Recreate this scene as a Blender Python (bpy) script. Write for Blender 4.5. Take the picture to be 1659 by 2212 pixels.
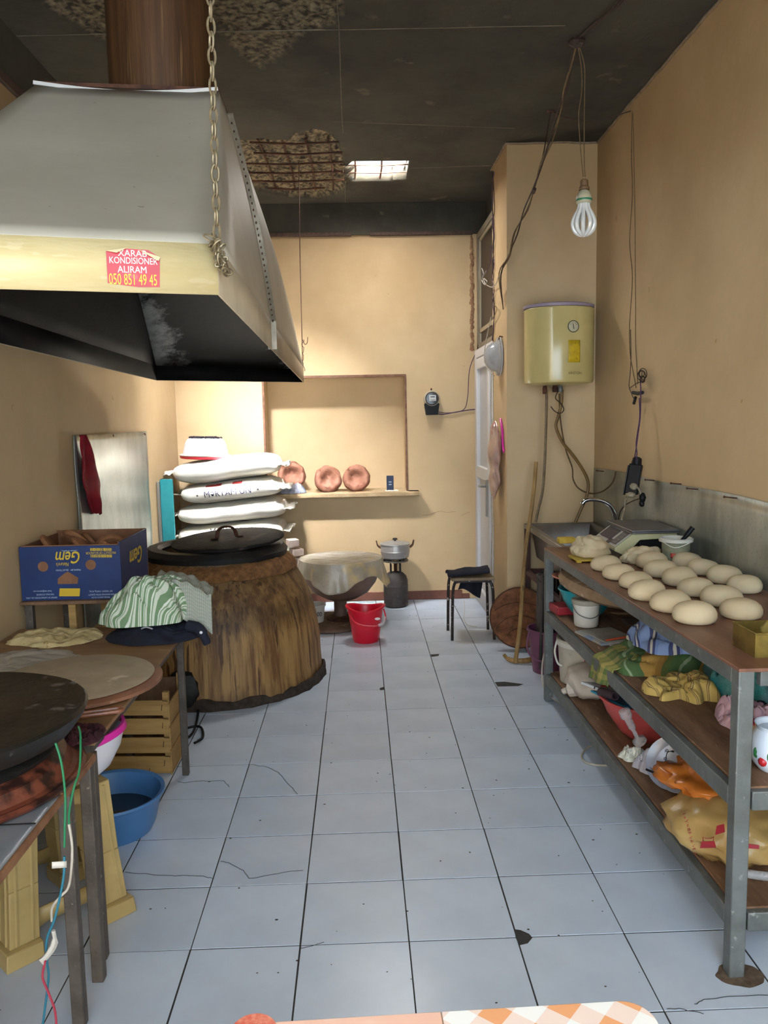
import bpy, bmesh, math, random
from math import sin, cos, pi, radians, sqrt, atan2
from mathutils import Vector, Matrix, noise
from mathutils.bvhtree import BVHTree
for o in list(bpy.data.objects): bpy.data.objects.remove(o)
S = bpy.context.scene
COL = S.collection
random.seed(5)

# ------------------------------------------------------------------ camera
FPX, PITCH, YAW, ROLL, CH = 1745.53, .114649, .0297155, -.0188777, 1.435811
_F = Vector((sin(YAW)*cos(PITCH), cos(YAW)*cos(PITCH), -sin(PITCH)))
_R0 = Vector((cos(YAW), -sin(YAW), 0)); _U0 = _R0.cross(_F)
_R = _R0*cos(ROLL)+_U0*sin(ROLL); _U = -_R0*sin(ROLL)+_U0*cos(ROLL)
CAM = Vector((0, 0, CH))
cd = bpy.data.cameras.new('camera'); cam = bpy.data.objects.new('camera', cd); COL.objects.link(cam)
cd.sensor_fit = 'VERTICAL'; cd.sensor_height = 24; cd.lens = FPX/2212*24
cd.clip_start = .05; cd.clip_end = 100
cam.matrix_world = Matrix.Translation(CAM) @ Matrix((_R, _U, -_F)).transposed().to_4x4()
S.camera = cam
def _hit(px, py, ax, v):            # the point of a plane (x, y or z = v) seen in the photograph at a pixel
    d = _F+_R*((px-829.5)/FPX)-_U*((py-1106)/FPX)
    return CAM+d*((v-CAM[ax])/d[ax])
def aX(px, py, v): return _hit(px, py, 0, v)
def aY(px, py, v): return _hit(px, py, 1, v)
def aZ(px, py, v): return _hit(px, py, 2, v)

# ------------------------------------------------------------------ world, sun, daylight
w = bpy.data.worlds.new('sky'); S.world = w; w.use_nodes = True
bg = w.node_tree.nodes['Background']; bg.inputs[0].default_value = (.78, .89, 1, 1); bg.inputs[1].default_value = 2.6
def lamp(name, kind, loc, direction, energy, color, size=None, size_y=None, angle=None):
    l = bpy.data.lights.new(name, kind); o = bpy.data.objects.new(name, l); COL.objects.link(o)
    l.energy = energy; l.color = color
    if size: l.shape = 'RECTANGLE'; l.size = size; l.size_y = size_y or size
    if angle: l.angle = angle
    o.location = loc; o.rotation_euler = Vector(direction).to_track_quat('-Z', 'Y').to_euler()
    return o
lamp('sun', 'SUN', (1, 5, 6), (-1.055, .36, -2.25), 300, (1, .97, .93), angle=.12)
lamp('skylight_daylight', 'AREA', (.155, 5.53, 3.13), (-.12, .1, -1), 42, (1, .97, .93), .42, .4)
ob = lamp('added_sack_fill', 'AREA', (-.85, 4.76, 3.125), (.10, .66, -1), 44, (.97, .98, 1), .25, .27)  # added fill lamp, out of view, to brighten the flour sack fronts
ob.data.spread = radians(58)
lamp('doorway_daylight', 'AREA', (.0, -.9, 1.55), (0, 1, -.22), 94, (.74, .88, 1), 2.6, 2.4)
S.view_settings.view_transform = 'Standard'; S.view_settings.look = 'None'
S.view_settings.exposure = .06; S.view_settings.gamma = 1; S.view_settings.use_curve_mapping = False

# ------------------------------------------------------------------ materials
MATS = {}
def srgb(c):
    if isinstance(c, str): c = tuple(int(c[i:i+2], 16)/255 for i in (0, 2, 4))
    return tuple((v/12.92 if v <= .04045 else ((v+.055)/1.055)**2.4) for v in c[:3])+(1,)
def mat(name, c, c2=None, scale=6, rough=.6, metal=0, bump=0, bscale=40, stretch=(1, 1, 1), trans=0, alpha=1, ior=1.45,
        lo=.35, hi=.65, c3=None, s3=30, t3=.62, detail=6, emit=0, coords='Object', rnd=0, spec=.5, sss=0):
    if name in MATS: return MATS[name]
    m = bpy.data.materials.new(name); MATS[name] = m; m.use_nodes = True
    N, L = m.node_tree.nodes, m.node_tree.links; b = N['Principled BSDF']
    b.inputs['Roughness'].default_value = rough; b.inputs['Metallic'].default_value = metal
    b.inputs['Specular IOR Level'].default_value = spec; b.inputs['IOR'].default_value = ior
    if sss: b.inputs['Subsurface Weight'].default_value = sss; b.inputs['Subsurface Scale'].default_value = .02
    if trans: b.inputs['Transmission Weight'].default_value = trans
    if alpha < 1: b.inputs['Alpha'].default_value = alpha
    tc = N.new('ShaderNodeTexCoord'); mp = N.new('ShaderNodeMapping'); mp.inputs['Scale'].default_value = stretch
    L.new(tc.outputs[coords], mp.inputs[0])
    out = None
    if c2 is not None:
        n = N.new('ShaderNodeTexNoise'); n.inputs['Scale'].default_value = scale; n.inputs['Detail'].default_value = detail
        n.inputs['Roughness'].default_value = .6
        L.new(mp.outputs[0], n.inputs['Vector'])
        r = N.new('ShaderNodeValToRGB'); r.color_ramp.elements[0].position = lo; r.color_ramp.elements[1].position = hi
        r.color_ramp.elements[0].color = srgb(c); r.color_ramp.elements[1].color = srgb(c2)
        L.new(n.outputs[0], r.inputs[0]); out = r.outputs[0]
        if c3 is not None:
            n3 = N.new('ShaderNodeTexNoise'); n3.inputs['Scale'].default_value = s3; n3.inputs['Detail'].default_value = 5
            L.new(mp.outputs[0], n3.inputs['Vector'])
            r3 = N.new('ShaderNodeValToRGB'); r3.color_ramp.elements[0].position = t3; r3.color_ramp.elements[1].position = min(1, t3+.06)
            r3.color_ramp.elements[0].color = (0, 0, 0, 1); r3.color_ramp.elements[1].color = (1, 1, 1, 1)
            L.new(n3.outputs[0], r3.inputs[0])
            mx = N.new('ShaderNodeMix'); mx.data_type = 'RGBA'; L.new(r3.outputs[0], mx.inputs[0]); L.new(out, mx.inputs[6])
            mx.inputs[7].default_value = srgb(c3); out = mx.outputs[2]
    if out is None:
        rgb = N.new('ShaderNodeRGB'); rgb.outputs[0].default_value = srgb(c); out = rgb.outputs[0]
    if rnd:
        oi = N.new('ShaderNodeObjectInfo'); hs = N.new('ShaderNodeHueSaturation')
        mr = N.new('ShaderNodeMapRange'); mr.inputs[3].default_value = 1-rnd; mr.inputs[4].default_value = 1+rnd
        L.new(oi.outputs['Random'], mr.inputs[0]); L.new(mr.outputs[0], hs.inputs['Value']); L.new(out, hs.inputs['Color']); out = hs.outputs[0]
    L.new(out, b.inputs['Base Color'])
    if emit: L.new(out, b.inputs['Emission Color']); b.inputs['Emission Strength'].default_value = emit
    if bump:
        n = N.new('ShaderNodeTexNoise'); n.inputs['Scale'].default_value = bscale; n.inputs['Detail'].default_value = 8
        L.new(mp.outputs[0], n.inputs['Vector'])
        bp = N.new('ShaderNodeBump'); bp.inputs['Strength'].default_value = bump; bp.inputs['Distance'].default_value = .01
        L.new(n.outputs[0], bp.inputs['Height']); L.new(bp.outputs[0], b.inputs['Normal'])
    return m
def stripes(name, cols, freq, rough=.85, axis=0, distort=.3, cols2=None, freq2=0, uv=True, alpha=1):
    """bands of colour along UV (cloth weave)"""
    if name in MATS: return MATS[name]
    m = bpy.data.materials.new(name); MATS[name] = m; m.use_nodes = True
    N, L = m.node_tree.nodes, m.node_tree.links; b = N['Principled BSDF']; b.inputs['Roughness'].default_value = rough
    b.inputs['Alpha'].default_value = alpha
    tc = N.new('ShaderNodeTexCoord')
    def band(cs, f, ax):
        sx = N.new('ShaderNodeSeparateXYZ'); L.new(tc.outputs['UV' if uv else 'Object'], sx.inputs[0])
        ml = N.new('ShaderNodeMath'); ml.operation = 'MULTIPLY'; ml.inputs[1].default_value = f; L.new(sx.outputs[ax], ml.inputs[0])
        fr = N.new('ShaderNodeMath'); fr.operation = 'FRACT'; L.new(ml.outputs[0], fr.inputs[0])
        r = N.new('ShaderNodeValToRGB'); r.color_ramp.interpolation = 'CONSTANT'
        while len(r.color_ramp.elements) < len(cs): r.color_ramp.elements.new(.5)
        for e, (p, c) in zip(r.color_ramp.elements, cs): e.position = p; e.color = srgb(c)
        L.new(fr.outputs[0], r.inputs[0]); return r.outputs[0]
    out = band(cols, freq, axis)
    if cols2:
        o2 = band(cols2, freq2, 1-axis); mx = N.new('ShaderNodeMix'); mx.data_type = 'RGBA'; mx.inputs[0].default_value = .5
        L.new(out, mx.inputs[6]); L.new(o2, mx.inputs[7]); out = mx.outputs[2]
    L.new(out, b.inputs['Base Color'])
    n = N.new('ShaderNodeTexNoise'); n.inputs['Scale'].default_value = 400; L.new(tc.outputs['Object'], n.inputs['Vector'])
    bp = N.new('ShaderNodeBump'); bp.inputs['Strength'].default_value = .4; bp.inputs['Distance'].default_value = .003
    L.new(n.outputs[0], bp.inputs['Height']); L.new(bp.outputs[0], b.inputs['Normal'])
    return m

WALL = mat('ochre_wall_paint', 'ccb38d', 'bfa680', scale=1.6, rough=.62, bump=.25, bscale=14, c3='a88d60', s3=9, t3=.72, spec=.35)
N, L = WALL.node_tree.nodes, WALL.node_tree.links; b = N['Principled BSDF']; src = b.inputs['Base Color'].links[0].from_socket   # patchy old smoke stain on the upper walls
tcn = N.new('ShaderNodeTexCoord'); sx_ = N.new('ShaderNodeSeparateXYZ'); L.new(tcn.outputs['Object'], sx_.inputs[0])
nn = N.new('ShaderNodeTexNoise'); nn.inputs['Scale'].default_value = 1.7; nn.inputs['Detail'].default_value = 7; L.new(tcn.outputs['Object'], nn.inputs['Vector'])
ma = N.new('ShaderNodeMath'); ma.operation = 'MULTIPLY_ADD'; ma.inputs[1].default_value = 1.3; L.new(nn.outputs[0], ma.inputs[0]); L.new(sx_.outputs[2], ma.inputs[2])
mr = N.new('ShaderNodeMapRange'); mr.inputs[1].default_value = 2.5; mr.inputs[2].default_value = 3.7; mr.inputs[3].default_value = 0; mr.inputs[4].default_value = .6; L.new(ma.outputs[0], mr.inputs[0])
mx = N.new('ShaderNodeMix'); mx.data_type = 'RGBA'; L.new(mr.outputs[0], mx.inputs[0]); L.new(src, mx.inputs[6]); mx.inputs[7].default_value = srgb('866230'); L.new(mx.outputs[2], b.inputs['Base Color'])
CEIL = mat('sooty_ceiling', '454136', '322e27', scale=2.2, rough=.85, spec=.3, bump=.3, bscale=25, c3='585142', s3=7, t3=.68)
GALV = mat('galvanised_steel', '9a9a94', '86867f', scale=5, rough=.42, metal=.75, bump=.05, bscale=12, stretch=(1, 1, 1))
GALVS = mat('galvanised_sheet', 'b4b7b0', '7c817b', scale=2.6, rough=.36, metal=.7, bump=.25, bscale=3.5, stretch=(1, 1.6, .8), c3='8f938c', s3=70, t3=.6)
STEELG = mat('grey_painted_steel', '6f7473', '5a5d5b', scale=9, rough=.5, metal=.35, bump=.15, bscale=60, c3='8b8e8b', s3=50, t3=.66)
LEGST = mat('worn_brownish_steel', '645c54', '4e463f', scale=12, rough=.55, metal=.3, bump=.2, bscale=80, c3='807a70', s3=70, t3=.66)
BLACK = mat('soot_black', '0d0c0c', '1c1a18', scale=8, rough=.6, bump=.3, bscale=60)
LINING = mat('soot_over_steel', '080707', '110f0f', scale=6, rough=.75, bump=.15, bscale=90, spec=.12)
PLY = mat('brown_plywood', '7f5845', '664334', scale=5, rough=.42, bump=.1, bscale=30, stretch=(3, .6, 1), c3='9b7557', s3=18, t3=.68)
PLYD = mat('dusty_plywood', '84644a', '5f4430', scale=6, rough=.7, bump=.15, bscale=30, stretch=(3, .6, 1), c3='a58d70', s3=22, t3=.66)
WOODL = mat('pale_crate_wood', 'b08d55', '957444', scale=5, rough=.75, bump=.2, bscale=40, stretch=(.6, 1, 8))
TABLEW = mat('worn_table_board', '93714e', '7b5b3c', scale=4, rough=.55, bump=.1, bscale=30, stretch=(.7, 3, 1), c3='a58a68', s3=12, t3=.66)
TILE = mat('glazed_white_tile', 'c9d5e4', 'bdc9d9', scale=3, rough=.27, bump=.03, bscale=20, rnd=.045, c3='a2a8b0', s3=95, t3=.77)
GROUT = mat('dark_grout', '3f3d3b', '2b2a29', scale=20, rough=.9)
FLOURW = mat('white_woven_sack', 'eeebe2', 'e2ded2', scale=6, rough=.6, bump=.15, bscale=150)
DOUGH = mat('dough', 'd0c1a2', 'c3b292', scale=7, rough=.9, spec=.08, bump=.3, bscale=25, sss=.1)
BREAD = mat('brown_bread_crust', 'a57560', '85543f', scale=14, rough=.75, bump=.8, bscale=30, c3='5e3424', s3=16, t3=.62)
FLATB = mat('pale_flatbread', 'd2bf8e', 'bda774', scale=12, rough=.8, bump=1, bscale=26, c3='a48a58', s3=30, t3=.66)
WIREB = mat('dark_cable', '2a1d17', '3d2c22', scale=30, rough=.7)
WIREW = mat('dusty_white_cable', 'b5ada0', '9c9486', scale=30, rough=.7)
WIREP = mat('violet_cable', '4a2f52', '3a2440', scale=30, rough=.6)
WIREO = mat('old_brown_cord', '6b5536', '4b3a26', scale=30, rough=.75)
PVC = mat('white_pvc', 'd9d9dc', 'cfcfd2', scale=4, rough=.35)
CHROME = mat('chrome', 'c4c4c6', rough=.12, metal=1)
STAIN = mat('stainless_steel', '9d9d9e', '86868a', scale=8, rough=.3, metal=1, bump=.04, bscale=30)
RUST = mat('rusty_metal', '5c3a28', '3a241b', scale=25, rough=.75, metal=.3, bump=.3, bscale=60)
NAVY = mat('navy_fabric', '11131e', '1b1d2c', scale=12, rough=.9, bump=.6, bscale=30)
DARKB = mat('black_plastic', '121214', '19191c', scale=12, rough=.45, spec=.2)
PLASTW = mat('white_plastic', 'd6d3ca', 'c7c3b7', scale=8, rough=.4)
CLEARP = mat('clear_plastic_film', 'dcdcdc', 'c4c4c4', scale=14, rough=.22, trans=.35, alpha=.55, bump=.9, bscale=22)

# ------------------------------------------------------------------ mesh helpers
class MB:
    def __init__(s): s.v = []; s.f = []; s.uv = {}; s.fm = []
    def add(s, vs, fs, M=None):
        k = len(s.v); s.v += [tuple(M @ Vector(p)) if M else tuple(p) for p in vs]; s.f += [tuple(i+k for i in f) for f in fs]; return s
    def box(s, c, d, M=None, rot=None):
        x, y, z = d[0]/2, d[1]/2, d[2]/2
        vs = [(a*x, b*y, e*z) for e in (-1, 1) for b in (-1, 1) for a in (-1, 1)]
        T = Matrix.Translation(c)
        if rot: T = T @ rot
        if M: T = M @ T
        return s.add(vs, [(0, 2, 3, 1), (4, 5, 7, 6), (0, 1, 5, 4), (2, 6, 7, 3), (0, 4, 6, 2), (1, 3, 7, 5)], T)
    def b2(s, a, b, M=None):
        a, b = Vector(a), Vector(b); return s.box((a+b)/2, [abs(q) for q in (b-a)], M)
    def bar(s, p, q, wd, h, up=(0, 0, 1)):
        p, q = Vector(p), Vector(q); d = q-p; L = d.length; d.normalize(); u = Vector(up)
        if abs(d.dot(u)) > .98: u = Vector((0, 1, 0))
        r = d.cross(u).normalized(); u = r.cross(d)
        R = Matrix((r, d, u)).transposed().to_4x4()
        return s.box((0, 0, 0), (wd, L, h), Matrix.Translation((p+q)/2) @ R)
    def tube(s, pts, r, n=8, cap=True, closed=False, smooth=0):
        pts = [Vector(p) for p in pts]
        if smooth and len(pts) > 2: pts = spline(pts, smooth, closed)
        m = len(pts); rs = r if isinstance(r, (list, tuple)) else None
        if rs and len(rs) != m: rs = [rs[min(len(rs)-1, int(i*(len(rs)-1)/(m-1)))] for i in range(m)]
        k = len(s.v); prev = None
        for i, p in enumerate(pts):
            if closed: t = pts[(i+1) % m]-pts[i-1]
            else: t = pts[min(i+1, m-1)]-pts[max(i-1, 0)]
            if t.length < 1e-9: t = Vector((0, 0, 1))
            t.normalize()
            if prev is None: a = Vector((0, 0, 1)) if abs(t.z) < .9 else Vector((1, 0, 0)); a = (a-t*a.dot(t)).normalized()
            else: a = prev-t*prev.dot(t); a = a.normalized() if a.length > 1e-6 else t.orthogonal().normalized()
            prev = a; b = t.cross(a); rr = rs[i] if rs else r
            s.v += [tuple(p+(a*cos(2*pi*j/n)+b*sin(2*pi*j/n))*rr) for j in range(n)]
        for i in range(m if closed else m-1):
            a0, b0 = k+i*n, k+((i+1) % m)*n
            for j in range(n): s.f.append((a0+j, a0+(j+1) % n, b0+(j+1) % n, b0+j))
        if cap and not closed: s.f.append(tuple(k+j for j in reversed(range(n)))); s.f.append(tuple(k+(m-1)*n+j for j in range(n)))
        return s
    def lathe(s, prof, c=(0, 0, 0), n=32, M=None, fn=None, close=False, sx=1, sy=1):
        k = len(s.v); T = Matrix.Translation(c) if M is None else M
        for i, (r, z) in enumerate(prof):
            for j in range(n):
                a = 2*pi*j/n; p = Vector((r*cos(a)*sx, r*sin(a)*sy, z))
                if fn: p = fn(p, i, j)
                s.v.append(tuple(T @ p))
        m = len(prof)
        for i in range(m-1 if not close else m):
            for j in range(n):
                a0, b0 = k+i*n, k+((i+1) % m)*n
                s.f.append((a0+j, a0+(j+1) % n, b0+(j+1) % n, b0+j))
        if not close:
            s.f.append(tuple(k+j for j in reversed(range(n)))); s.f.append(tuple(k+(m-1)*n+j for j in range(n)))
        return s
    def grid(s, fn, nu, nv, cu=False):
        k = len(s.v)
        for i in range(nu+1):
            for j in range(nv+1):
                s.v.append(tuple(fn(i/nu, j/nv))); s.uv[len(s.v)-1] = (i/nu, j/nv)
        for i in range(nu):
            for j in range(nv):
                a = k+i*(nv+1)+j; s.f.append((a, a+nv+1, a+nv+2, a+1))
        return s
    def prism(s, poly, d0, d1, M=None):
        n = len(poly); vs = [(x, y, d0) for x, y in poly]+[(x, y, d1) for x, y in poly]
        fs = [tuple(reversed(range(n))), tuple(range(n, 2*n))]+[(i, (i+1) % n, n+(i+1) % n, n+i) for i in range(n)]
        return s.add(vs, fs, M)
    def blob(s, c, r, n=20, m=12, amp=.1, fr=3, seed=0, flat=None, M=None, p=1):
        k = len(s.v)
        for i in range(m+1):
            th = pi*i/m
            for j in range(n):
                ph = 2*pi*j/n; d = Vector((sin(th)*cos(ph), sin(th)*sin(ph), cos(th)))
                q = 1+amp*noise.noise(d*fr+Vector((seed*7.3, seed*3.1, seed)))+amp*.4*noise.noise(d*fr*2.7+Vector((seed, 9, 4)))
                v = Vector((d.x*r[0]*q, d.y*r[1]*q, d.z*r[2]*q))
                if flat is not None and v.z < flat: v.z = flat+(v.z-flat)*.06
                s.v.append(tuple((M @ v if M else v)+Vector(c)))
        for i in range(m):
            for j in range(n):
                a, b = k+i*n, k+(i+1)*n; s.f.append((a+j, b+j, b+(j+1) % n, a+(j+1) % n))
        return s
def spline(P, k, closed=False):
    out = []; n = len(P)
    for i in range(n if closed else n-1):
        if closed: a, b, c, d = P[i-1], P[i], P[(i+1) % n], P[(i+2) % n]
        else: a, b, c, d = P[max(i-1, 0)], P[i], P[i+1], P[min(i+2, n-1)]
        for q in range(k):
            t = q/k; out.append(.5*((2*b)+(c-a)*t+(2*a-5*b+4*c-d)*t*t+(3*b-a-3*c+d)*t**3))
    if not closed: out.append(P[-1])
    return out
def mk(name, mb, m, org=Vector((0, 0, 0)), smooth=35, solid=0, bevel=0, sub=0):
    me = bpy.data.meshes.new(name); me.from_pydata([tuple(Vector(p)-org) for p in mb.v], [], mb.f)
    if mb.uv:
        ul = me.uv_layers.new(name='UVMap')
        for lp in me.loops: ul.data[lp.index].uv = mb.uv.get(lp.vertex_index, (0, 0))
    me.materials.append(m); me.validate()
    if smooth:
        me.polygons.foreach_set('use_smooth', [True]*len(me.polygons)); me.set_sharp_from_angle(angle=radians(smooth))
    o = bpy.data.objects.new(name, me); COL.objects.link(o)
    if solid: md = o.modifiers.new('thickness', 'SOLIDIFY'); md.thickness = solid; md.offset = 0
    if bevel: md = o.modifiers.new('bevel', 'BEVEL'); md.width = bevel; md.segments = 2; md.limit_method = 'ANGLE'
    if sub: md = o.modifiers.new('subdivision', 'SUBSURF'); md.levels = sub; md.render_levels = sub
    return o
def props(o, label=None, cat=None, group=None, kind=None):
    if label: o['label'] = label
    if cat: o['category'] = cat
    if group: o['group'] = group
    if kind: o['kind'] = kind
    return o
def thing(name, label, cat, loc, group=None):
    o = bpy.data.objects.new(name, None); COL.objects.link(o); o.location = loc; o.empty_display_size = .05
    o['_w'] = tuple(loc); return props(o, label, cat, group)
def part(root, name, mb, m, label=None, kind=None, **k):
    w0 = Vector(root['_w']); o = mk(name, mb, m, w0, **k); o.parent = root; o['_w'] = tuple(w0)
    return props(o, label, None, None, kind)
def solo(name, mb, m, label, cat, group=None, kind=None, **k):
    xs = [p[0] for p in mb.v]; ys = [p[1] for p in mb.v]; zs = [p[2] for p in mb.v]
    org = Vector(((min(xs)+max(xs))/2, (min(ys)+max(ys))/2, min(zs)))
    o = mk(name, mb, m, org, **k); o.location = org; o['_w'] = tuple(org); return props(o, label, cat, group, kind)
def struct(name, mb, m, **k):
    o = mk(name, mb, m, **k); o['kind'] = 'structure'; o['_w'] = (0, 0, 0); return o
def tree(o, parent=None):
    c = o.copy(); COL.objects.link(c); c.parent = parent
    for ch in list(o.children): tree(ch, c)
    return c
def lettering(body, size, M, m, root, name='lettering', wrap=None, ext=.0004, sx=1, align='CENTER', bold=0, fit=None, shear=0):
    cu = bpy.data.curves.new('t', 'FONT'); cu.body = body; cu.size = size; cu.align_x = align; cu.align_y = 'CENTER'
    cu.extrude = 0 if wrap else ext; cu.offset = bold; cu.resolution_u = 3
    t = bpy.data.objects.new('t', cu); COL.objects.link(t)
    dg = bpy.context.evaluated_depsgraph_get(); me = bpy.data.meshes.new_from_object(t.evaluated_get(dg))
    if wrap:            # fine rows so that the print bends with the surface
        bm = bmesh.new(); bm.from_mesh(me); y = -size
        while y < size: bmesh.ops.bisect_plane(bm, geom=bm.verts[:]+bm.edges[:]+bm.faces[:], plane_co=(0, y, 0), plane_no=(0, 1, 0)); y += .005
        bm.to_mesh(me); bm.free()
    mb = MB()
    if fit: xs_ = [v.co.x for v in me.vertices]; sx = fit/max(1e-6, max(xs_)-min(xs_))
    vs = [Vector(((v.co.x+shear*v.co.y)*sx, v.co.y, v.co.z)) for v in me.vertices]
    vs = [M @ v for v in vs]
    if wrap:
        bvh, d, off = wrap; nv = []
        for v in vs:
            h = bvh.ray_cast(v-d*.6, d); nv.append(h[0]-d*off if h[0] is not None else v)
        vs = nv
    mb.add(vs, [tuple(p.vertices) for p in me.polygons])
    bpy.data.objects.remove(t); bpy.data.curves.remove(cu); bpy.data.meshes.remove(me)
    return part(root, name, mb, m, smooth=0)
def frameM(o, xdir, ydir):
    x = Vector(xdir).normalized(); y = Vector(ydir); y = (y-x*y.dot(x)).normalized(); z = x.cross(y)
    M = Matrix((x, y, z)).transposed().to_4x4(); M.translation = Vector(o); return M
def heap(c, rx, ry, h, seed=1, n=44, fold=.5, fr=4, rot=0, drop=0, edge=.25, ragged=.12, uvrot=0):
    """a crumpled cloth: folded top that comes down to the surface all round"""
    mb = MB(); c = Vector(c); off = Vector((seed*3.7, seed*1.9, seed*.7))
    def fn(u, v):
        a, b = u*2-1, v*2-1
        # square to disc
        x = a*sqrt(max(0, 1-b*b/2)); y = b*sqrt(max(0, 1-a*a/2)); r = min(1, sqrt(x*x+y*y)); ang = atan2(y, x)
        rg = 1+ragged*noise.noise(Vector((cos(ang)*2, sin(ang)*2, seed)))*2
        p = Vector((x*fr*.5, y*fr*.5, 0))+off; wz = noise.noise(p*.9)*1.1
        low = noise.noise(p*.7+Vector((2, 8, 1)))
        q = Vector((p.x*1.1+wz, p.y*1.1-.7*wz, seed)); c1 = max(0, 1-4.5*abs(noise.noise(q))); c2 = max(0, 1-5*abs(noise.noise(q*2.1+Vector((4, 4, 4)))))
        dome = max(0, 1-r**2.8)**.55
        z = h*dome*(.78+.55*low)-h*fold*(.42*c1**1.5+.22*c2**1.5)*min(1, 1.6*(1-r**5))
        if r > .985: z = 0
        dx = .16*noise.noise(p*1.2+Vector((5, 5, 5)))*(1-r*r); dy = .16*noise.noise(p*1.2+Vector((9, 1, 5)))*(1-r*r)
        X = (x*rg+dx)*rx; Y = (y*rg+dy)*ry; cr, sr = cos(rot), sin(rot)
        return c+Vector((X*cr-Y*sr, X*sr+Y*cr, max(.0015, z)+.001))
    mb.grid(fn, n, n)
    mb.uv = {i: (u+.10*noise.noise(Vector((u*4, v*4, seed))), v+.10*noise.noise(Vector((u*4, v*4, seed+9)))) for i, (u, v) in mb.uv.items()}
    # closed underside
    k = len(mb.v); ring = [i*(n+1) for i in range(n)]+[n*(n+1)+j for j in range(n)]+[(n-i)*(n+1)+n for i in range(n)]+[n-j for j in range(n)]
    mb.f.append(tuple(reversed(ring)))
    if uvrot:
        cu, su = cos(uvrot), sin(uvrot); mb.uv = {i: (u*cu-v*su, u*su+v*cu) for i, (u, v) in mb.uv.items()}
    return mb
def pail(root, c, r0, r1, h, m, t=.004, name='body', n=36):
    x, y, z = c
    return part(root, name, MB().lathe([(r0, 0), (r0+(r1-r0)*.5, h*.5), (r1, h), (r1+.006, h), (r1+.006, h-.012), (r1+.001, h-.013),
                (r1+.001, h-.001), (r1-t, h), (r0-t+(r1-r0)*.5, h*.5), (r0-t, t*1.5)], c, n), m)

# ------------------------------------------------------------------ the room shell
YB, XL, XR, H = 6.32, -1.40, 1.46, 3.05
floor = struct('floor', MB().b2((XL-.1, -.9, -.10), (1.9, 6.62, -.0018)), GROUT)
tm = MB().box((0, 0, -.005), (.2958, .2950, .01)); t0 = None
for i in range(-4, 7):
    for r in range(-5, 16):
        x0, x1 = -.4914+.3*i, -.4914+.3*(i+1); y1 = 5.0816-.3*r; y0 = y1-.3
        x0c, x1c = max(x0, XL), min(x1, XR); y1c = min(y1, YB); y0c = y0
        if x1c-x0c < .02 or y1c-y0c < .02: continue
        if y0c > 4.97 and x0c > .92: continue
        if x0c == x0 and x1c == x1 and y1c == y1:
            if t0 is None: o = mk('tile', tm, TILE, bevel=.0005); t0 = o
            else: o = t0.copy(); COL.objects.link(o)
        else: o = mk('tile', MB().box((0, 0, -.005), (x1c-x0c-.0042, y1c-y0c-.0050, .01)), TILE, bevel=.0005)
        o.location = ((x0c+x1c)/2+random.uniform(-.0007, .0007), (y0c+y1c)/2+random.uniform(-.0007, .0007), random.uniform(-.0006, .0002))
        o.rotation_euler = (random.uniform(-.001, .001), random.uniform(-.001, .001), random.uniform(-.002, .002)); o.parent = floor
# cracks and chipped corners
def crack(pxs, wd=.0016):
    mb = MB(); P = []
    for a, b in zip(pxs, pxs[1:]):
        for k in range(4):
            t = k/4; P.append((a[0]+(b[0]-a[0])*t+random.uniform(-1.5, 1.5), a[1]+(b[1]-a[1])*t+random.uniform(-1.5, 1.5)))
    P.append(pxs[-1]); W = [aZ(x, y, .0009) for x, y in P]
    for i in range(len(W)-1): mb.bar(W[i], W[i+1], wd, .0006)
    part(floor, 'crack', mb, GROUT)
for c in [[(541, 1651), (570, 1655), (600, 1668), (620, 1690), (643, 1716)], [(269, 1885), (330, 1889), (380, 1891), (440, 1893), (460, 1898)],
          [(475, 1860), (500, 1866), (525, 1880), (538, 1898), (600, 1887), (655, 1880)], [(385, 1690), (440, 1688), (482, 1686), (495, 1700)],
          [(1441, 2178), (1475, 2180), (1520, 2190)], [(1500, 2170), (1520, 2160), (1575, 2153), (1659, 2150)], [(648, 2050), (700, 2035)]]: crack(c)
for pg in [[(1112, 2008), (1125, 2010), (1143, 2018), (1150, 2026), (1140, 2038), (1122, 2042), (1114, 2026)],
           [(1069, 1474), (1090, 1473), (1130, 1478), (1120, 1482), (1075, 1483)], [(930, 1414), (949, 1413), (947, 1417), (932, 1419)],
           [(820, 1487), (829, 1484), (831, 1490), (821, 1491)]]:
    part(floor, 'chipped_spot', MB().prism([tuple(aZ(x, y, 0)[:2]) for x, y in pg][::-1], .0002, .0012), GROUT)
mb = MB(); rs = random.Random(3)
for k in range(190):
    x, y = rs.uniform(-1.0, .95), rs.uniform(1.0, 6.1); r = rs.choice([.001, .0015, .002, .0032])
    mb.blob((x, y, .001), (r*rs.uniform(1, 1.8), r, .001), 6, 4, .3, 2, k)
solo('crumbs', mb, mat('dark_crumbs', '2c2622', '4a3d33', scale=60, rough=.9), 'dark crumbs and grit scattered over the white floor tiles', 'crumbs', kind='stuff')
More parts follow.
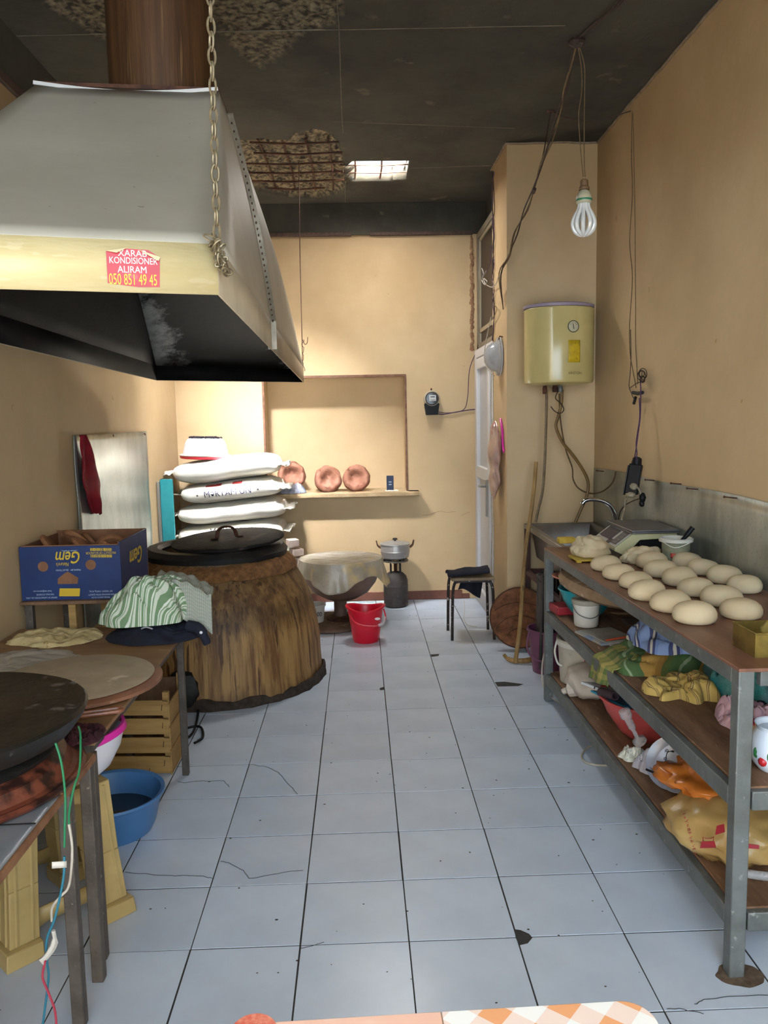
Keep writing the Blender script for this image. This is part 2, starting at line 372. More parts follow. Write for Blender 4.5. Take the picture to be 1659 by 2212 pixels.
# walls
struct('wall_left', MB().b2((XL-.15, -.9, 0), (XL, YB+.3, H+.0)), WALL)
struct('wall_right', MB().b2((XR, -.9, 0), (XR+.15, 4.99, H)), WALL)
nz0, nz1, nx0, nx1 = .875, 1.765, -.722, .372
mb = MB().b2((XL, YB, 0), (nx0, YB+.34, 2.82)).b2((nx1, YB, 0), (1.0, YB+.34, 2.82)).b2((nx0, YB, 0), (nx1, YB+.34, nz0)).b2((nx0, YB, nz1), (nx1, YB+.34, 2.82)).b2((nx0, YB+.27, nz0), (nx1, YB+.34, nz1))
struct('wall_back', mb, WALL)
struct('wall_pillar', MB().b2((.915, 4.98, 0), (1.9, 5.5, H)), WALL, bevel=.004)
struct('wall_beside_door', MB().b2((1.0, 5.5, 2.80), (1.3, YB+.3, H)), CEIL)
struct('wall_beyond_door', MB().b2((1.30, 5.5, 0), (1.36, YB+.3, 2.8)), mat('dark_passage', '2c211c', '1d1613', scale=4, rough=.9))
# ring beam under the ceiling
struct('trim_8', MB().b2((XL, YB-.03, 2.82), (1.0, YB+.34, H)), CEIL, bevel=.003)
struct('trim_9', MB().b2((XL-.1, -.9, 2.84), (XL+.012, YB, H)), CEIL)
BROWN = mat('brown_board', '4a3427', '33231b', scale=9, rough=.7, stretch=(6, .5, 6), bump=.2)
def strip(p, q, m, w=.006, h=.02):
    return struct('trim_1', MB().bar(p, q, w, h), m)
struct('trim_1', MB().b2((XL, YB-.036, 2.812), (-.02, YB-.001, 2.838)).b2((.12, YB-.036, 2.812), (.9, YB-.001, 2.836)), BROWN, bevel=.002)
struct('trim_2', MB().b2((XL, -.9, 2.80), (XL+.02, YB-.04, 2.84)), BROWN, bevel=.002)
BASEB = mat('brick_red_baseboard', '7a4f41', '6a4438', scale=9, rough=.7, bump=.3, bscale=30)
struct('baseboard_back', MB().b2((XL, YB-.014, 0), (.80, YB, .07)).b2((.80, YB-.012, 0), (.86, YB, .04)), BASEB, bevel=.004)
# niche edging and sill
EDGE = mat('brown_edge_strip', '5a3c30', '7a5a48', scale=30, rough=.8, bump=.4)
mb = MB().b2((nx0-.012, YB-.008, nz0), (nx0+.004, YB+.01, nz1)).b2((nx0, YB-.008, nz1-.006), (nx1+.006, YB+.01, nz1+.012)).b2((nx1-.006, YB-.008, nz0), (nx1+.008, YB+.01, nz1))
struct('trim_3', mb, EDGE, bevel=.002)
struct('trim_4', MB().b2((-.98, YB-.13, .842), (.462, YB+.265, .876)).b2((.372, YB-.13, .842), (.462, YB, .876)), mat('plastered_sill', 'b39c78', '97805f', scale=8, rough=.8, bump=.4, bscale=40), bevel=.004)
# cracked plaster line on the back wall
mb = MB(); P = [aY(x, y, YB-.001) for x, y in [(912, 1112), (925, 1113), (940, 1107), (952, 1104), (965, 1107), (984, 1105)]]
for a, b in zip(P, P[1:]): mb.bar(a, b, .002, .0012)
P = [aY(x, y, YB-.001) for x, y in [(996, 1114), (1006, 1109), (1015, 1106)]]
for a, b in zip(P, P[1:]): mb.bar(a, b, .002, .0012)
struct('trim_5', mb, EDGE)
# broken plaster beside the transom
mb = MB(); rr = random.Random(8)
for k in range(46):
    z = 1.96+k*.0185; mb.blob((.895+rr.uniform(-.006, .006), YB-.001, z), (rr.uniform(.008, .018), .006, .017), 8, 6, .5, 3, k)
struct('trim_6', mb, mat('broken_plaster', '7b5540', '9a7a58', scale=30, rough=.9, bump=.8), smooth=50)
# crooked plaster fillet under the ceiling
FIL = mat('plaster_fillet', '6e5c44', '84705a', scale=20, rough=.8, bump=.5)
def fillet(P, r=.007):
    pts = []
    for a, b in zip(P, P[1:]):
        a, b = Vector(a), Vector(b); n = max(2, int((b-a).length/.06))
        for k in range(n): pts.append(a.lerp(b, k/n)+Vector((0, 0, random.uniform(-.005, .002))))
    pts.append(Vector(P[-1])); return MB().tube(pts, r, 6)
struct('trim_7', fillet([(XR-.004, -.5, 3.045), (XR-.004, 4.975, 3.045), (.91, 4.975, 3.045), (.91, 5.5, 3.045)]), FIL)

# ceiling: a slab with a skylight hole, a fallen-plaster patch with bars, and seams
lamp_hole = [(-.98, 4.62), (-.72, 4.62), (-.72, 4.90), (-.98, 4.90)]  # made-up opening for the fill lamp, unseen behind the hood
hole = [(-.055, 5.30), (.02, 5.30), (.34, 5.31), (.372, 5.40), (.37, 5.70), (.2, 5.735), (-.05, 5.72)]
patch = [(-.50, 4.90), (-.36, 4.93), (-.33, 4.82), (-.16, 4.74), (-.10, 4.95), (-.06, 5.18), (-.03, 5.74), (-.08, 6.02), (-.22, 6.17), (-.42, 6.10), (-.62, 5.95), (-.80, 5.7), (-.84, 5.2), (-.7, 4.95)]
pA = [(-1.30, 2.6), (-1.0, 2.45), (-.86, 2.6), (-.88, 3.1), (-.86, 3.75), (-1.02, 3.7), (-1.18, 3.35), (-1.3, 3.0)]
pB = [(-.55, 3.2), (-.2, 3.2), (-.02, 3.3), (-.05, 3.52), (-.2, 3.62), (-.3, 3.8), (-.42, 3.95), (-.52, 3.75)]
def inside(p, poly):
    c = False; n = len(poly)
    for i in range(n):
        (x1, y1), (x2, y2) = poly[i], poly[i-1]
        if (y1 > p[1]) != (y2 > p[1]) and p[0] < (x2-x1)*(p[1]-y1)/(y2-y1)+x1: c = not c
    return c
mb = MB(); GX = [XL-.1+.0286*i for i in range(105)]; GY = [-.9+.0286*j for j in range(262)]
val = []
idx = {}
for i, x in enumerate(GX):
    for j, y in enumerate(GY):
        q = Vector((x*9, y*9, 0)); jx, jy = x+.02*noise.noise(q*2), y+.02*noise.noise(q*2+Vector((7, 7, 7)))
        a = 0; z = H+.002*noise.noise(q*.5)
        if inside((jx, jy), patch): a = 1; z = H+.045+.030*noise.noise(q*2.2)
        elif inside((jx, jy), pA) or inside((jx, jy), pB): a = .8; z = H+.010+.016*noise.noise(q*1.7)
        idx[i, j] = len(mb.v); mb.v.append((x, y, z)); val.append(a)
for i in range(len(GX)-1):
    for j in range(len(GY)-1):
        cx, cy = GX[i]+.0143, GY[j]+.0143
        cx += .006*noise.noise(Vector((cx*30, cy*30, 0)))
        if inside((cx, cy), hole) or inside((cx, cy), lamp_hole): continue
        mb.f.append((idx[i, j], idx[i, j+1], idx[i+1, j+1], idx[i+1, j]))
ceilm = MATS['sooty_ceiling']; N, L = ceilm.node_tree.nodes, ceilm.node_tree.links; b = N['Principled BSDF']
src = b.inputs['Base Color'].links[0].from_socket; at = N.new('ShaderNodeAttribute'); at.attribute_name = 'bare'
n = N.new('ShaderNodeTexNoise'); n.inputs['Scale'].default_value = 38; n.inputs['Detail'].default_value = 10
tcn = N.new('ShaderNodeTexCoord'); L.new(tcn.outputs['Object'], n.inputs['Vector'])
r = N.new('ShaderNodeValToRGB'); r.color_ramp.elements[0].position = .38; r.color_ramp.elements[1].position = .66
r.color_ramp.elements[0].color = srgb('2b251d'); r.color_ramp.elements[1].color = srgb('8d7e62'); L.new(n.outputs[0], r.inputs[0])
mx = N.new('ShaderNodeMix'); mx.data_type = 'RGBA'; L.new(at.outputs['Fac'], mx.inputs[0]); L.new(src, mx.inputs[6]); L.new(r.outputs[0], mx.inputs[7])
L.new(mx.outputs[2], b.inputs['Base Color'])
ceil = mk('ceiling', mb, CEIL, smooth=50); ceil['kind'] = 'structure'; ceil['_w'] = (0, 0, 0)
at_ = ceil.data.attributes.new('bare', 'FLOAT', 'POINT')
at_.data.foreach_set('value', val)
md = ceil.modifiers.new('slab', 'SOLIDIFY'); md.thickness = .10; md.offset = -1
mb = MB()
for x in (.015, .185): mb.tube([(x, 5.27, H+.02), (x+.006, 5.5, H+.018), (x, 5.77, H+.02)], .007, 6)
for y in (5.42, 5.58): mb.tube([(-.08, y, H+.012), (.2, y+.01, H+.01), (.40, y, H+.014)], .005, 6)
part(ceil, 'rebar', mb, RUST)
for k in range(6):
    y = 4.98+k*.19; xa = -.80 if 1 < k < 5 else -.6; xb = -.06 if k < 5 else -.2
    part(ceil, 'rebar', MB().tube([(xa, y, H+.012), ((xa+xb)/2, y+.02, H+.006), (xb, y, H+.012)], .007, 6), RUST)
for k, x in enumerate((-.70, -.55, -.41, -.27, -.14)):
    part(ceil, 'rebar', MB().tube([(x, 4.95, H+.022), (x+.01, 5.5, H+.016), (x, 6.02-.1*(k == 0), H+.022)], .007, 6), RUST)
SEAM = mat('seam_line', '6d6452', '575041', scale=20, rough=.85)
for p, q in [((-.04, 2.6, H), (-.05, 4.8, H)), ((-.05, 5.75, H), (-.06, 6.28, H)), ((-.1, 4.62, H), (.92, 4.75, H)), ((XL, 3.62, H), (.9, 3.55, H)), ((.37, 5.46, H), (.9, 5.42, H))]:
    pts = [Vector(p).lerp(Vector(q), k/14)+Vector((random.uniform(-.002, .002), random.uniform(-.002, .002), .001)) for k in range(15)]
    part(ceil, 'seam', MB().tube(pts, .0028, 5), SEAM)

sw = struct('added_lamp_frame', MB().b2((-1.02, 4.58, 3.035), (-.98, 4.94, 3.16)).b2((-.72, 4.58, 3.035), (-.68, 4.94, 3.16)).b2((-.98, 4.58, 3.035), (-.72, 4.62, 3.16)).b2((-.98, 4.90, 3.035), (-.72, 4.94, 3.16)), FIL)  # frame added around the fill lamp, hidden behind the hood
part(sw, 'pane', MB().b2((-.99, 4.61, 3.135), (-.71, 4.91, 3.145)), mat('added_sun_block', 'e8e8e4', rough=.5))  # opaque pane added above the lamp to keep the sun out
# transom window and door in the right-hand side wall
DX = .930
ALU = mat('dusty_aluminium', '7d7464', '6a6153', scale=6, rough=.55, metal=.2)
wn = struct('window_1', MB().b2((DX, 5.5, 2.77), (DX+.05, 6.318, 2.815)).b2((DX, 6.25, 1.95), (DX+.05, 6.318, 2.77)).b2((DX, 5.5, 1.95), (DX+.05, 5.56, 2.77)).b2((DX, 5.5, 1.95), (DX+.05, 6.318, 1.99)), ALU, bevel=.004)
part(wn, 'sash', MB().b2((DX+.01, 6.225, 1.99), (DX+.04, 6.25, 2.77)).b2((DX+.01, 5.56, 2.745), (DX+.04, 6.25, 2.77)).b2((DX+.01, 5.56, 2.07), (DX+.04, 6.25, 2.10)), mat('pale_aluminium', 'a39880', rough=.4, metal=.3), bevel=.002)
part(wn, 'pane', MB().b2((DX+.02, 5.56, 1.99), (DX+.026, 6.25, 2.77)), mat('dirty_dark_glass', '2a1f1c', '211816', scale=6, rough=.3, spec=.2))
dr = struct('door_1', MB().b2((DX-.02, 6.245, 0), (DX+.05, 6.318, 1.945)).b2((DX-.02, 5.5, 0), (DX+.05, 5.56, 1.945)).b2((DX-.02, 5.56, 1.88), (DX+.05, 6.245, 1.945)).b2((DX-.02, 5.56, 0), (DX+.05, 6.245, .03)), PVC, bevel=.005)
dleaf = part(dr, 'leaf_frame', MB().b2((DX-.03, 6.15, .04), (DX+.03, 6.235, 1.87)).b2((DX-.03, 5.57, .04), (DX+.03, 5.655, 1.87)).b2((DX-.03, 5.655, 1.79), (DX+.03, 6.15, 1.87)).b2((DX-.03, 5.655, .98), (DX+.03, 6.15, 1.07)).b2((DX-.03, 5.655, .04), (DX+.03, 6.15, .13)), PVC, bevel=.006)
part(dr, 'pane', MB().b2((DX-.004, 5.655, 1.07), (DX+.004, 6.15, 1.79)), mat('frosted_pane', 'b9bcc2', rough=.3))
part(dr, 'panel', MB().b2((DX-.006, 5.655, .13), (DX+.006, 6.15, .98)), PVC)
part(dleaf, 'handle', MB().tube([(DX-.03, 5.62, .955), (DX-.07, 5.62, .955), (DX-.075, 5.65, .953), (DX-.072, 5.76, .945)], .010, 8, smooth=4).b2((DX-.045, 5.605, .74), (DX-.03, 5.64, 1.0)), mat('grey_handle', '8d8c88', rough=.4), bevel=.002)

# ------------------------------------------------------------------ extractor hood, flue, chain
HB = [(-1.02, 1.40), (-.264, 1.61), (-.347, 5.30), (-1.155, 4.75)]      # FL FR RR RL at the bottom edge
HT = [(-.90, 2.46), (-.388, 2.514), (-.395, 2.83), (-.89, 2.83)]
ZB, ZR, ZT = 1.68, 1.775, 2.40
hood = thing('extractor_hood', 'large grey sheet-metal extractor hood hanging over the griddle and clay oven', 'extractor hood', (-.7, 3.2, ZB))
def hp(k, t, ins=0):
    a, b = Vector(HB[k]+(ZR,)), Vector(HT[k]+(ZT,)); p = a.lerp(b, t)
    if k in (0, 1): p.z -= .045*sin(pi*t); p.y += 0
    else: p.z += .10*sin(pi*t)**1.0
    if ins: cx = Vector((-.68, 2.9, p.z)); d = (cx-p); d.z = 0; p += d.normalized()*ins; p.z -= ins*.8
    return p
def hpanel(k0, k1, ins=0, n=14, t1=1):
    mb = MB()
    def f(u, v):
        return hp(k0, v*t1, ins).lerp(hp(k1, v*t1, ins), u)
    return mb.grid(f, 10, n)
HOODM = mat('dull_hood_sheet', 'b3ac9c', 'a59e8e', scale=2.5, rough=.5, metal=.1, bump=.05, bscale=8, c3='7c766a', s3=55, t3=.70)
for nm, a, b_ in (('front_panel', 0, 1), ('side_panel', 1, 2), ('rear_panel', 2, 3), ('side_panel', 3, 0)):
    part(hood, nm, hpanel(a, b_), HOODM, solid=.003)
LINR = mat('sooty_rear_sheet', '0b0a0a', '16140f', scale=30, rough=.7, spec=.15)
N, L = LINR.node_tree.nodes, LINR.node_tree.links; b = N['Principled BSDF']; src = b.inputs['Base Color'].links[0].from_socket
tcn = N.new('ShaderNodeTexCoord'); sx_ = N.new('ShaderNodeSeparateXYZ'); L.new(tcn.outputs['UV'], sx_.inputs[0])
def mth(op, a_, b_2, c_=None):
    m_ = N.new('ShaderNodeMath'); m_.operation = op
    for i_, q_ in enumerate((a_, b_2, c_)):
        if q_ is None: continue
        if isinstance(q_, (int, float)): m_.inputs[i_].default_value = q_
        else: L.new(q_, m_.inputs[i_])
    return m_.outputs[0]
ed = mth('ABSOLUTE', mth('SUBTRACT', sx_.outputs[0], .5), 0)            # the soot thins out toward the sheet's side edges
nn = N.new('ShaderNodeTexNoise'); nn.inputs['Scale'].default_value = 5; nn.inputs['Detail'].default_value = 12; nn.inputs['Roughness'].default_value = .75; L.new(tcn.outputs['Object'], nn.inputs['Vector'])
vv = mth('ADD', mth('MULTIPLY', ed, .55), mth('ADD', mth('MULTIPLY', nn.outputs[0], .55), mth('MULTIPLY', sx_.outputs[1], -.12)))
r = N.new('ShaderNodeValToRGB'); r.color_ramp.elements[0].position = .45; r.color_ramp.elements[1].position = .54; L.new(vv, r.inputs[0])
mx = N.new('ShaderNodeMix'); mx.data_type = 'RGBA'; L.new(r.outputs[0], mx.inputs[0]); L.new(src, mx.inputs[6]); mx.inputs[7].default_value = srgb('a2a19c'); L.new(mx.outputs[2], b.inputs['Base Color'])
for a, b_ in ((0, 1), (1, 2), (2, 3), (3, 0)): part(hood, 'soot_lining', hpanel(a, b_, .012), LINR if a == 2 else LINING, solid=.002, label='soot-blackened inside face')
RIMY = mat('yellowed_metal_rim', 'cdbb8c', 'bfac7b', scale=4, rough=.5, metal=.08, bump=.1, bscale=20, stretch=(1, 1, 5), c3='cdbd92', s3=14, t3=.6)
RIMG = mat('brownish_metal_rim', 'ab9a80', '998970', scale=4, rough=.5, metal=.1)
for k in range(4):
    a, b_ = Vector(HB[k]+(0,)), Vector(HB[(k+1) % 4]+(0,))
    mb = MB().add([(a.x, a.y, ZB), (b_.x, b_.y, ZB), (b_.x, b_.y, ZR), (a.x, a.y, ZR)], [(0, 1, 2, 3)])
    part(hood, 'rim', mb, RIMY if k == 0 else RIMG, solid=.004, label='yellowed front rim' if k == 0 else None)
    c0 = Vector((-.68, 3.2, 0)); ai, bi = a+(c0-a).normalized()*.008, b_+(c0-b_).normalized()*.008
    mb = MB().add([(ai.x, ai.y, ZB+.002), (bi.x, bi.y, ZB+.002), (bi.x, bi.y, ZR), (ai.x, ai.y, ZR)], [(0, 1, 2, 3)])
    part(hood, 'rim_lining', mb, mat('soot_rim', '0c0b0b', '191717', scale=9, rough=.7, spec=.12), solid=.002)
# riveted seam on the right side panel
u = .33; mb = MB()
pts = [hp(1, v/16).lerp(hp(2, v/16), u+.22*v/16)+Vector((.004, 0, 0)) for v in range(17)]
for a, b_ in zip(pts, pts[1:]): mb.bar(a, b_, .006, .030, up=(1, 0, 0))
bq = Vector(HB[1]+(ZB,)).lerp(Vector(HB[2]+(ZB,)), u)+Vector((.004, 0, 0)); mb.bar(bq, pts[0], .006, .030, up=(1, 0, 0))
part(hood, 'seam_strip', mb, mat('riveted_strip', 'a49a88', '8a8172', scale=30, rough=.5, metal=.4))
mb = MB()
for k, p in enumerate(pts[:-1]):
    for t in (.0, .5): mb.blob(p.lerp(pts[k+1], t)+Vector((.004, 0, 0)), (.004, .006, .006), 6, 4, 0)
part(hood, 'rivets', mb, RUST, kind='stuff')
mb = MB()
for k in range(12):
    a, b_ = [Vector(HT[0]+(ZT,)).lerp(Vector(HT[1]+(ZT,)), q/12)+Vector((0, -.012, -.018*sin(pi*q/12)+.003)) for q in (k, k+1)]
    mb.bar(a, b_, .006, .010)
part(hood, 'flange', mb, mat('bright_folded_lip', 'c9c6c2', rough=.35, metal=.3))
mb = MB().bar(Vector(HT[0]+(ZT+.006,))+Vector((-.02, -.01, 0)), Vector(HT[1]+(ZT+.006,))+Vector((.01, -.01, 0)), .05, .006)
part(hood, 'top_plate', MB().prism([HT[0], HT[1], HT[2], HT[3]], ZT-.002, ZT+.012), RUST)
# sticker
a, b_ = Vector(HB[0]+(0,)), Vector(HB[1]+(0,)); dx = (b_-a).normalized(); nrm = Vector((dx.y, -dx.x, 0))
def onrim(px, py, off):
    d = (_F+_R*((px-829.5)/FPX)-_U*((py-1106)/FPX)); t = (Vector((a.x, a.y, 0))-CAM).dot(nrm)/d.dot(nrm); return CAM+d*t+nrm*off
stk = [(233, 612), (229, 543), (252, 540), (275, 538), (320, 541), (345, 557), (345, 621), (300, 621)]
P = [onrim(x, y, .003) for x, y in stk]; Q = [p+nrm*.0006 for p in P]
mb = MB(); n_ = len(P); mb.add([tuple(p) for p in P+Q], [tuple(range(n_)), tuple(range(2*n_-1, n_-1, -1))]+[(i, (i+1) % n_, n_+(i+1) % n_, n_+i) for i in range(n_)])
sticker = part(hood, 'sticker', mb, mat('red_sticker', 'ae202b', '9c1c27', scale=20, rough=.35, c3='bb4548', s3=26, t3=.64), label='red advertising sticker with peeling top corners', smooth=0)
cen = onrim(288, 580, .0045)
WHT = mat('white_print', 'ece3dc', rough=.5); YEL = mat('yellow_print', 'f0b52a', rough=.5)
pxm = (onrim(345, 580, 0)-onrim(229, 580, 0)).length/116
for tx, px, py, sz, m_, wd in (('XARAB', 286, 549, 19, WHT, 62), ('KONDISIONER', 288, 565, 19, WHT, 103), ('ALIRAM', 286, 584, 20, WHT, 62), ('050 851 49 45', 288, 606, 33, YEL, 103)):
    lettering(tx, sz*pxm*1.05, frameM(onrim(px, py, .0045), dx, (0, 0, 1)), m_, sticker, fit=wd*pxm)
FOLD = mat('sticker_back', 'c9b591', rough=.7)
for (p, q, r_) in (((229, 543), (275, 537), (252, 548)), ((300, 541), (346, 557), (342, 566))):
    mb = MB(); A = [onrim(*p, .006), onrim(*q, .007), onrim(*r_, .010)]; mb.add([tuple(v) for v in A], [(0, 1, 2)]); part(hood, 'peeled_corner', mb, FOLD, solid=.0006, smooth=0)
PIPE = mat('rust_stained_flue', '5a3c22', '3a2617', scale=5, rough=.5, metal=.3, stretch=(6, 6, .25), bump=.2, bscale=30, c3='664a2b', s3=14, t3=.63)
solo('flue_pipe', MB().lathe([(.158, ZT+.012), (.158, 2.72), (.163, 2.725), (.163, 2.74), (.158, 2.745), (.158, 3.04)], (-.585, 2.665, 0), 40), PIPE,
     'wide rust-stained round flue pipe rising from the hood top to the ceiling', 'flue pipe')
CHAINM = mat('old_chain_metal', '94876b', '6b5d47', scale=40, rough=.5, metal=.6)
cx, cy = -.256, 1.60
ch = thing('hanging_chain', 'long steel chain hanging in front of the hood corner down to its rim', 'chain', (cx, cy, 1.78))
def link(M): return MB().tube([M @ Vector((sin(t)*.0068, 0, cos(t)*.0165 if 1 else 0)) for t in [2*pi*k/12 for k in range(12)]], .0024, 6, closed=True)
top = Vector((cx+.012, cy, H-.01)); bot = Vector((cx-.004, cy-.008, 1.782)); nl = 48
lk = None
for k in range(nl):
    p = bot.lerp(top, (k+.5)/nl)
    if lk is None:
        lk = mk('link', link(Matrix()), CHAINM)
        o = lk
    else: o = lk.copy(); COL.objects.link(o)
    o.parent = ch; o.location = p-Vector(ch['_w']); o.rotation_euler = (0, random.uniform(-.06, .06), (k % 2)*pi/2+.5+random.uniform(-.2, .2)); o['_w'] = (0, 0, 0)
rr = random.Random(4)
for k in range(16):
    o = lk.copy(); COL.objects.link(o); o.parent = ch
    t = k/15; o.location = Vector((cx-.012+.024*t+rr.uniform(-.005, .005), cy-.012+rr.uniform(-.005, .005), 1.782-.062*t+rr.uniform(-.006, .006)))-Vector(ch['_w'])
    o.rotation_euler = (rr.uniform(-1.2, 1.2), rr.uniform(-1.2, 1.2), rr.uniform(0, 3)); o.scale = (.85, .85, .85)
mb = MB().tube([(-.335, 5.29, 3.05), (-.345, 5.29, 2.5), (-.348, 5.29, 1.95), (-.35, 5.285, 1.80), (-.347, 5.28, 1.75)], .003, 5, smooth=5)
rr = random.Random(2)
mb.tube([(-.343+rr.uniform(-.008, .008), 5.28, 1.95-.2*k/16) for k in range(17)], .0022, 5)
mb.tube([(-.345, 5.28, 1.95), (-.33, 5.28, 1.92), (-.315, 5.28, 1.93), (-.31, 5.28, 1.965)], .0022, 5, smooth=4)
solo('support_wire', mb, RUST, 'thin twisted wire with a hook, holding up the far hood corner', 'wire')

# ------------------------------------------------------------------ clay oven
OC = Vector((-.807, 4.50, 0))
oven = thing('clay_oven', 'big round brown clay tandoor oven with streaked sides', 'oven', tuple(OC))
OVM = mat('streaked_oven_clay', 'a47f4b', '6b4826', scale=2.6, rough=.55, stretch=(11, 11, .35), lo=.40, hi=.62, bump=.3, bscale=10, c3='54371c', s3=3.8, t3=.58)
N, L = OVM.node_tree.nodes, OVM.node_tree.links; b = N['Principled BSDF']        # old soot and heat staining, ring by ring
src = b.inputs['Base Color'].links[0].from_socket
tcn = N.new('ShaderNodeTexCoord'); sx_ = N.new('ShaderNodeSeparateXYZ'); L.new(tcn.outputs['Object'], sx_.inputs[0])
nn = N.new('ShaderNodeTexNoise'); nn.inputs['Scale'].default_value = 6; nn.inputs['Detail'].default_value = 6; L.new(tcn.outputs['Object'], nn.inputs['Vector'])
ma = N.new('ShaderNodeMath'); ma.operation = 'MULTIPLY_ADD'; ma.inputs[1].default_value = .22; L.new(nn.outputs[0], ma.inputs[0]); L.new(sx_.outputs[2], ma.inputs[2])
r = N.new('ShaderNodeValToRGB')
for e_, (p, c) in zip([r.color_ramp.elements[0], r.color_ramp.elements[1]]+[r.color_ramp.elements.new(.5) for _ in range(6)],
                     [(.08, .92), (.93, .85), (.15, .45), (.22, .08), (.44, .05), (.55, .62), (.64, .42), (.76, .62)]): e_.position = p; e_.color = (c, c, c, 1)
L.new(ma.outputs[0], r.inputs[0])
mx = N.new('ShaderNodeMix'); mx.data_type = 'RGBA'; L.new(r.outputs[0], mx.inputs[0]); L.new(src, mx.inputs[6]); mx.inputs[7].default_value = srgb('2a1c10'); L.new(mx.outputs[2], b.inputs['Base Color'])
def on(p, i, j):
    if p.z < .74: q = 1+.018*noise.noise(Vector((p.x*3, p.y*3, p.z*3))); return Vector((p.x*q, p.y*q, p.z))
    return p
prof = [(.572, 0), (.572, .06), (.566, .12), (.562, .22), (.55, .33), (.53, .42), (.505, .49), (.475, .55), (.44, .61), (.405, .665), (.385, .705), (.375, .735), (.35, .75), (.31, .745), (.30, .72), (.30, .30)]
part(oven, 'body', MB().lathe(prof, OC, 72, fn=on), OVM)
rr = random.Random(6)
def crustf(p, i, j):
    a = 2*pi*j/140; q = noise.noise(Vector((cos(a)*14, sin(a)*14, p.z*22))); g = noise.noise(Vector((cos(a)*4, sin(a)*4, 2)))
    return Vector((p.x*(1+.022*q), p.y*(1+.022*q), p.z+.012*g*(p.z < .66)+.008*q))
mb = MB().lathe([(.428, .618), (.444, .625), (.442, .643), (.430, .663), (.414, .680), (.398, .695), (.385, .70)], OC, 140, fn=crustf, close=True)
part(oven, 'clay_crust', mb, mat('crumbly_ochre_crust', '8a6138', '5f4023', scale=30, rough=.95, bump=1, bscale=60), smooth=60)
def footf(p, i, j):
    a = 2*pi*j/120; q = noise.noise(Vector((cos(a)*9, sin(a)*9, p.z*12)))
    return Vector((p.x*(1+.02*q), p.y*(1+.02*q), max(0, p.z*(1+.5*q))))
mb = MB().lathe([(.57, 0), (.588, 0), (.588, .018), (.584, .035), (.578, .05), (.570, .05)], OC, 120, fn=footf, close=True)
part(oven, 'mortar_foot', mb, mat('sooty_mortar', '40342a', '241c17', scale=30, rough=.95, bump=1), smooth=60)
part(oven, 'mouth_ring', MB().lathe([(.388, .702), (.395, .73), (.37, .757), (.32, .76), (.30, .74), (.305, .705)], OC, 48, close=True, fn=lambda p, i, j: p+Vector((0, 0, .006*noise.noise(p*9)))), BLACK)
# stoke hole
fh = OC+Vector((-.10, -.575, .11)); mb = MB().blob(fh, (.085, .035, .10), 16, 10, .25, 3, 3)
part(oven, 'stoke_hole', mb, BLACK, label='sooty black burner opening at the foot')
mb = MB().tube([fh+Vector((-.25, -.06, .02)), fh+Vector((-.05, -.06, .02)), fh+Vector((.0, -.02, -.01))], .018, 10)
mb.b2(fh+Vector((-.03, -.06, -.05)), fh+Vector((.03, -.035, .02)))
part(oven, 'burner', mb, mat('grey_burner_iron', '4c4744', '2c2826', scale=30, rough=.6, metal=.5), bevel=.004)
lid = thing('oven_lid', 'flat black iron lid with a strap handle lying tilted on the clay oven', 'lid', (-.735, 4.46, .77))
LM = Matrix.Translation((-.735, 4.46, .790)) @ Matrix.Rotation(radians(-3.0), 4, 'Y') @ Matrix.Rotation(radians(3), 4, 'X')
part(lid, 'plate', MB().lathe([(.30, -.012), (.308, -.008), (.308, .004), (.30, .008), (.12, .012)], M=LM, n=56, fn=lambda p, i, j: p+Vector((0, 0, .004*noise.noise(p*7)))), mat('charred_iron', '201c1b', '131110', scale=9, rough=.75, spec=.2, bump=.4, bscale=30, c3='332d2a', s3=9, t3=.62))
HP = [LM @ Vector(p) for p in [(-.085, -.05, .014), (-.055, -.045, .016), (-.045, -.04, .055), (-.02, -.035, .075), (.02, -.03, .075), (.045, -.025, .055), (.055, -.02, .016), (.085, -.015, .014)]]
mb = MB(); HP2 = spline(HP, 4)
for a_, b2_ in zip(HP2, HP2[1:]): mb.bar(a_, b2_, .022, .005, up=(0, .5, 1))
part(lid, 'handle', mb, RUST, label='bent iron strap handle')
cb = [aZ(x, y, .012) for x, y in [(418, 1500), (428, 1535), (418, 1580), (396, 1597), (400, 1575), (432, 1570), (438, 1592), (420, 1605)]]
solo('burner_hose', MB().tube(cb, .006, 8, smooth=6), DARKB, 'black gas hose looping on the tiles before the oven foot', 'hose')

# ------------------------------------------------------------------ flour sacks
def sack_mb(c, L, D, Hh, wave, seed, ears=(1, 1)):
    mb = MB(); c = Vector(c); nu, nv = 40, 28; k = 0
    def sec(u, v):
        e = 1-abs(u)**5; h = Hh*max(.04, e)**.5; d = D*(max(0, 1-abs(u)**8))**.25*.97+.0*D
        if abs(u) > .93: h = Hh*.07
        a = 2*pi*v; ca, sa = cos(a), sin(a)
        y = d*math.copysign(abs(ca)**.62, ca); z = h*math.copysign(abs(sa)**.72, sa)
        p = Vector((u*L, y, z+wave(u)))
        q = noise.noise(Vector((u*2.2+seed*3, ca*1.5, sa*1.5+seed)))*.012+noise.noise(Vector((u*7+seed, ca*4, sa*4)))*.004
        return c+p+Vector((0, ca*q, sa*q*.35))
    for i in range(nu+1):
        u = -1+2*i/nu; u = math.copysign(abs(u)**.8, u)
        for j in range(nv): mb.v.append(tuple(sec(u, j/nv)))
    for i in range(nu):
        for j in range(nv):
            a, b = i*nv+j, (i+1)*nv+j; mb.f.append((a, a+(1 if j < nv-1 else 1-nv), b+(1 if j < nv-1 else 1-nv), b))
    mb.f.append(tuple(range(nv))); mb.f.append(tuple(nu*nv+j for j in reversed(range(nv))))
    return mb
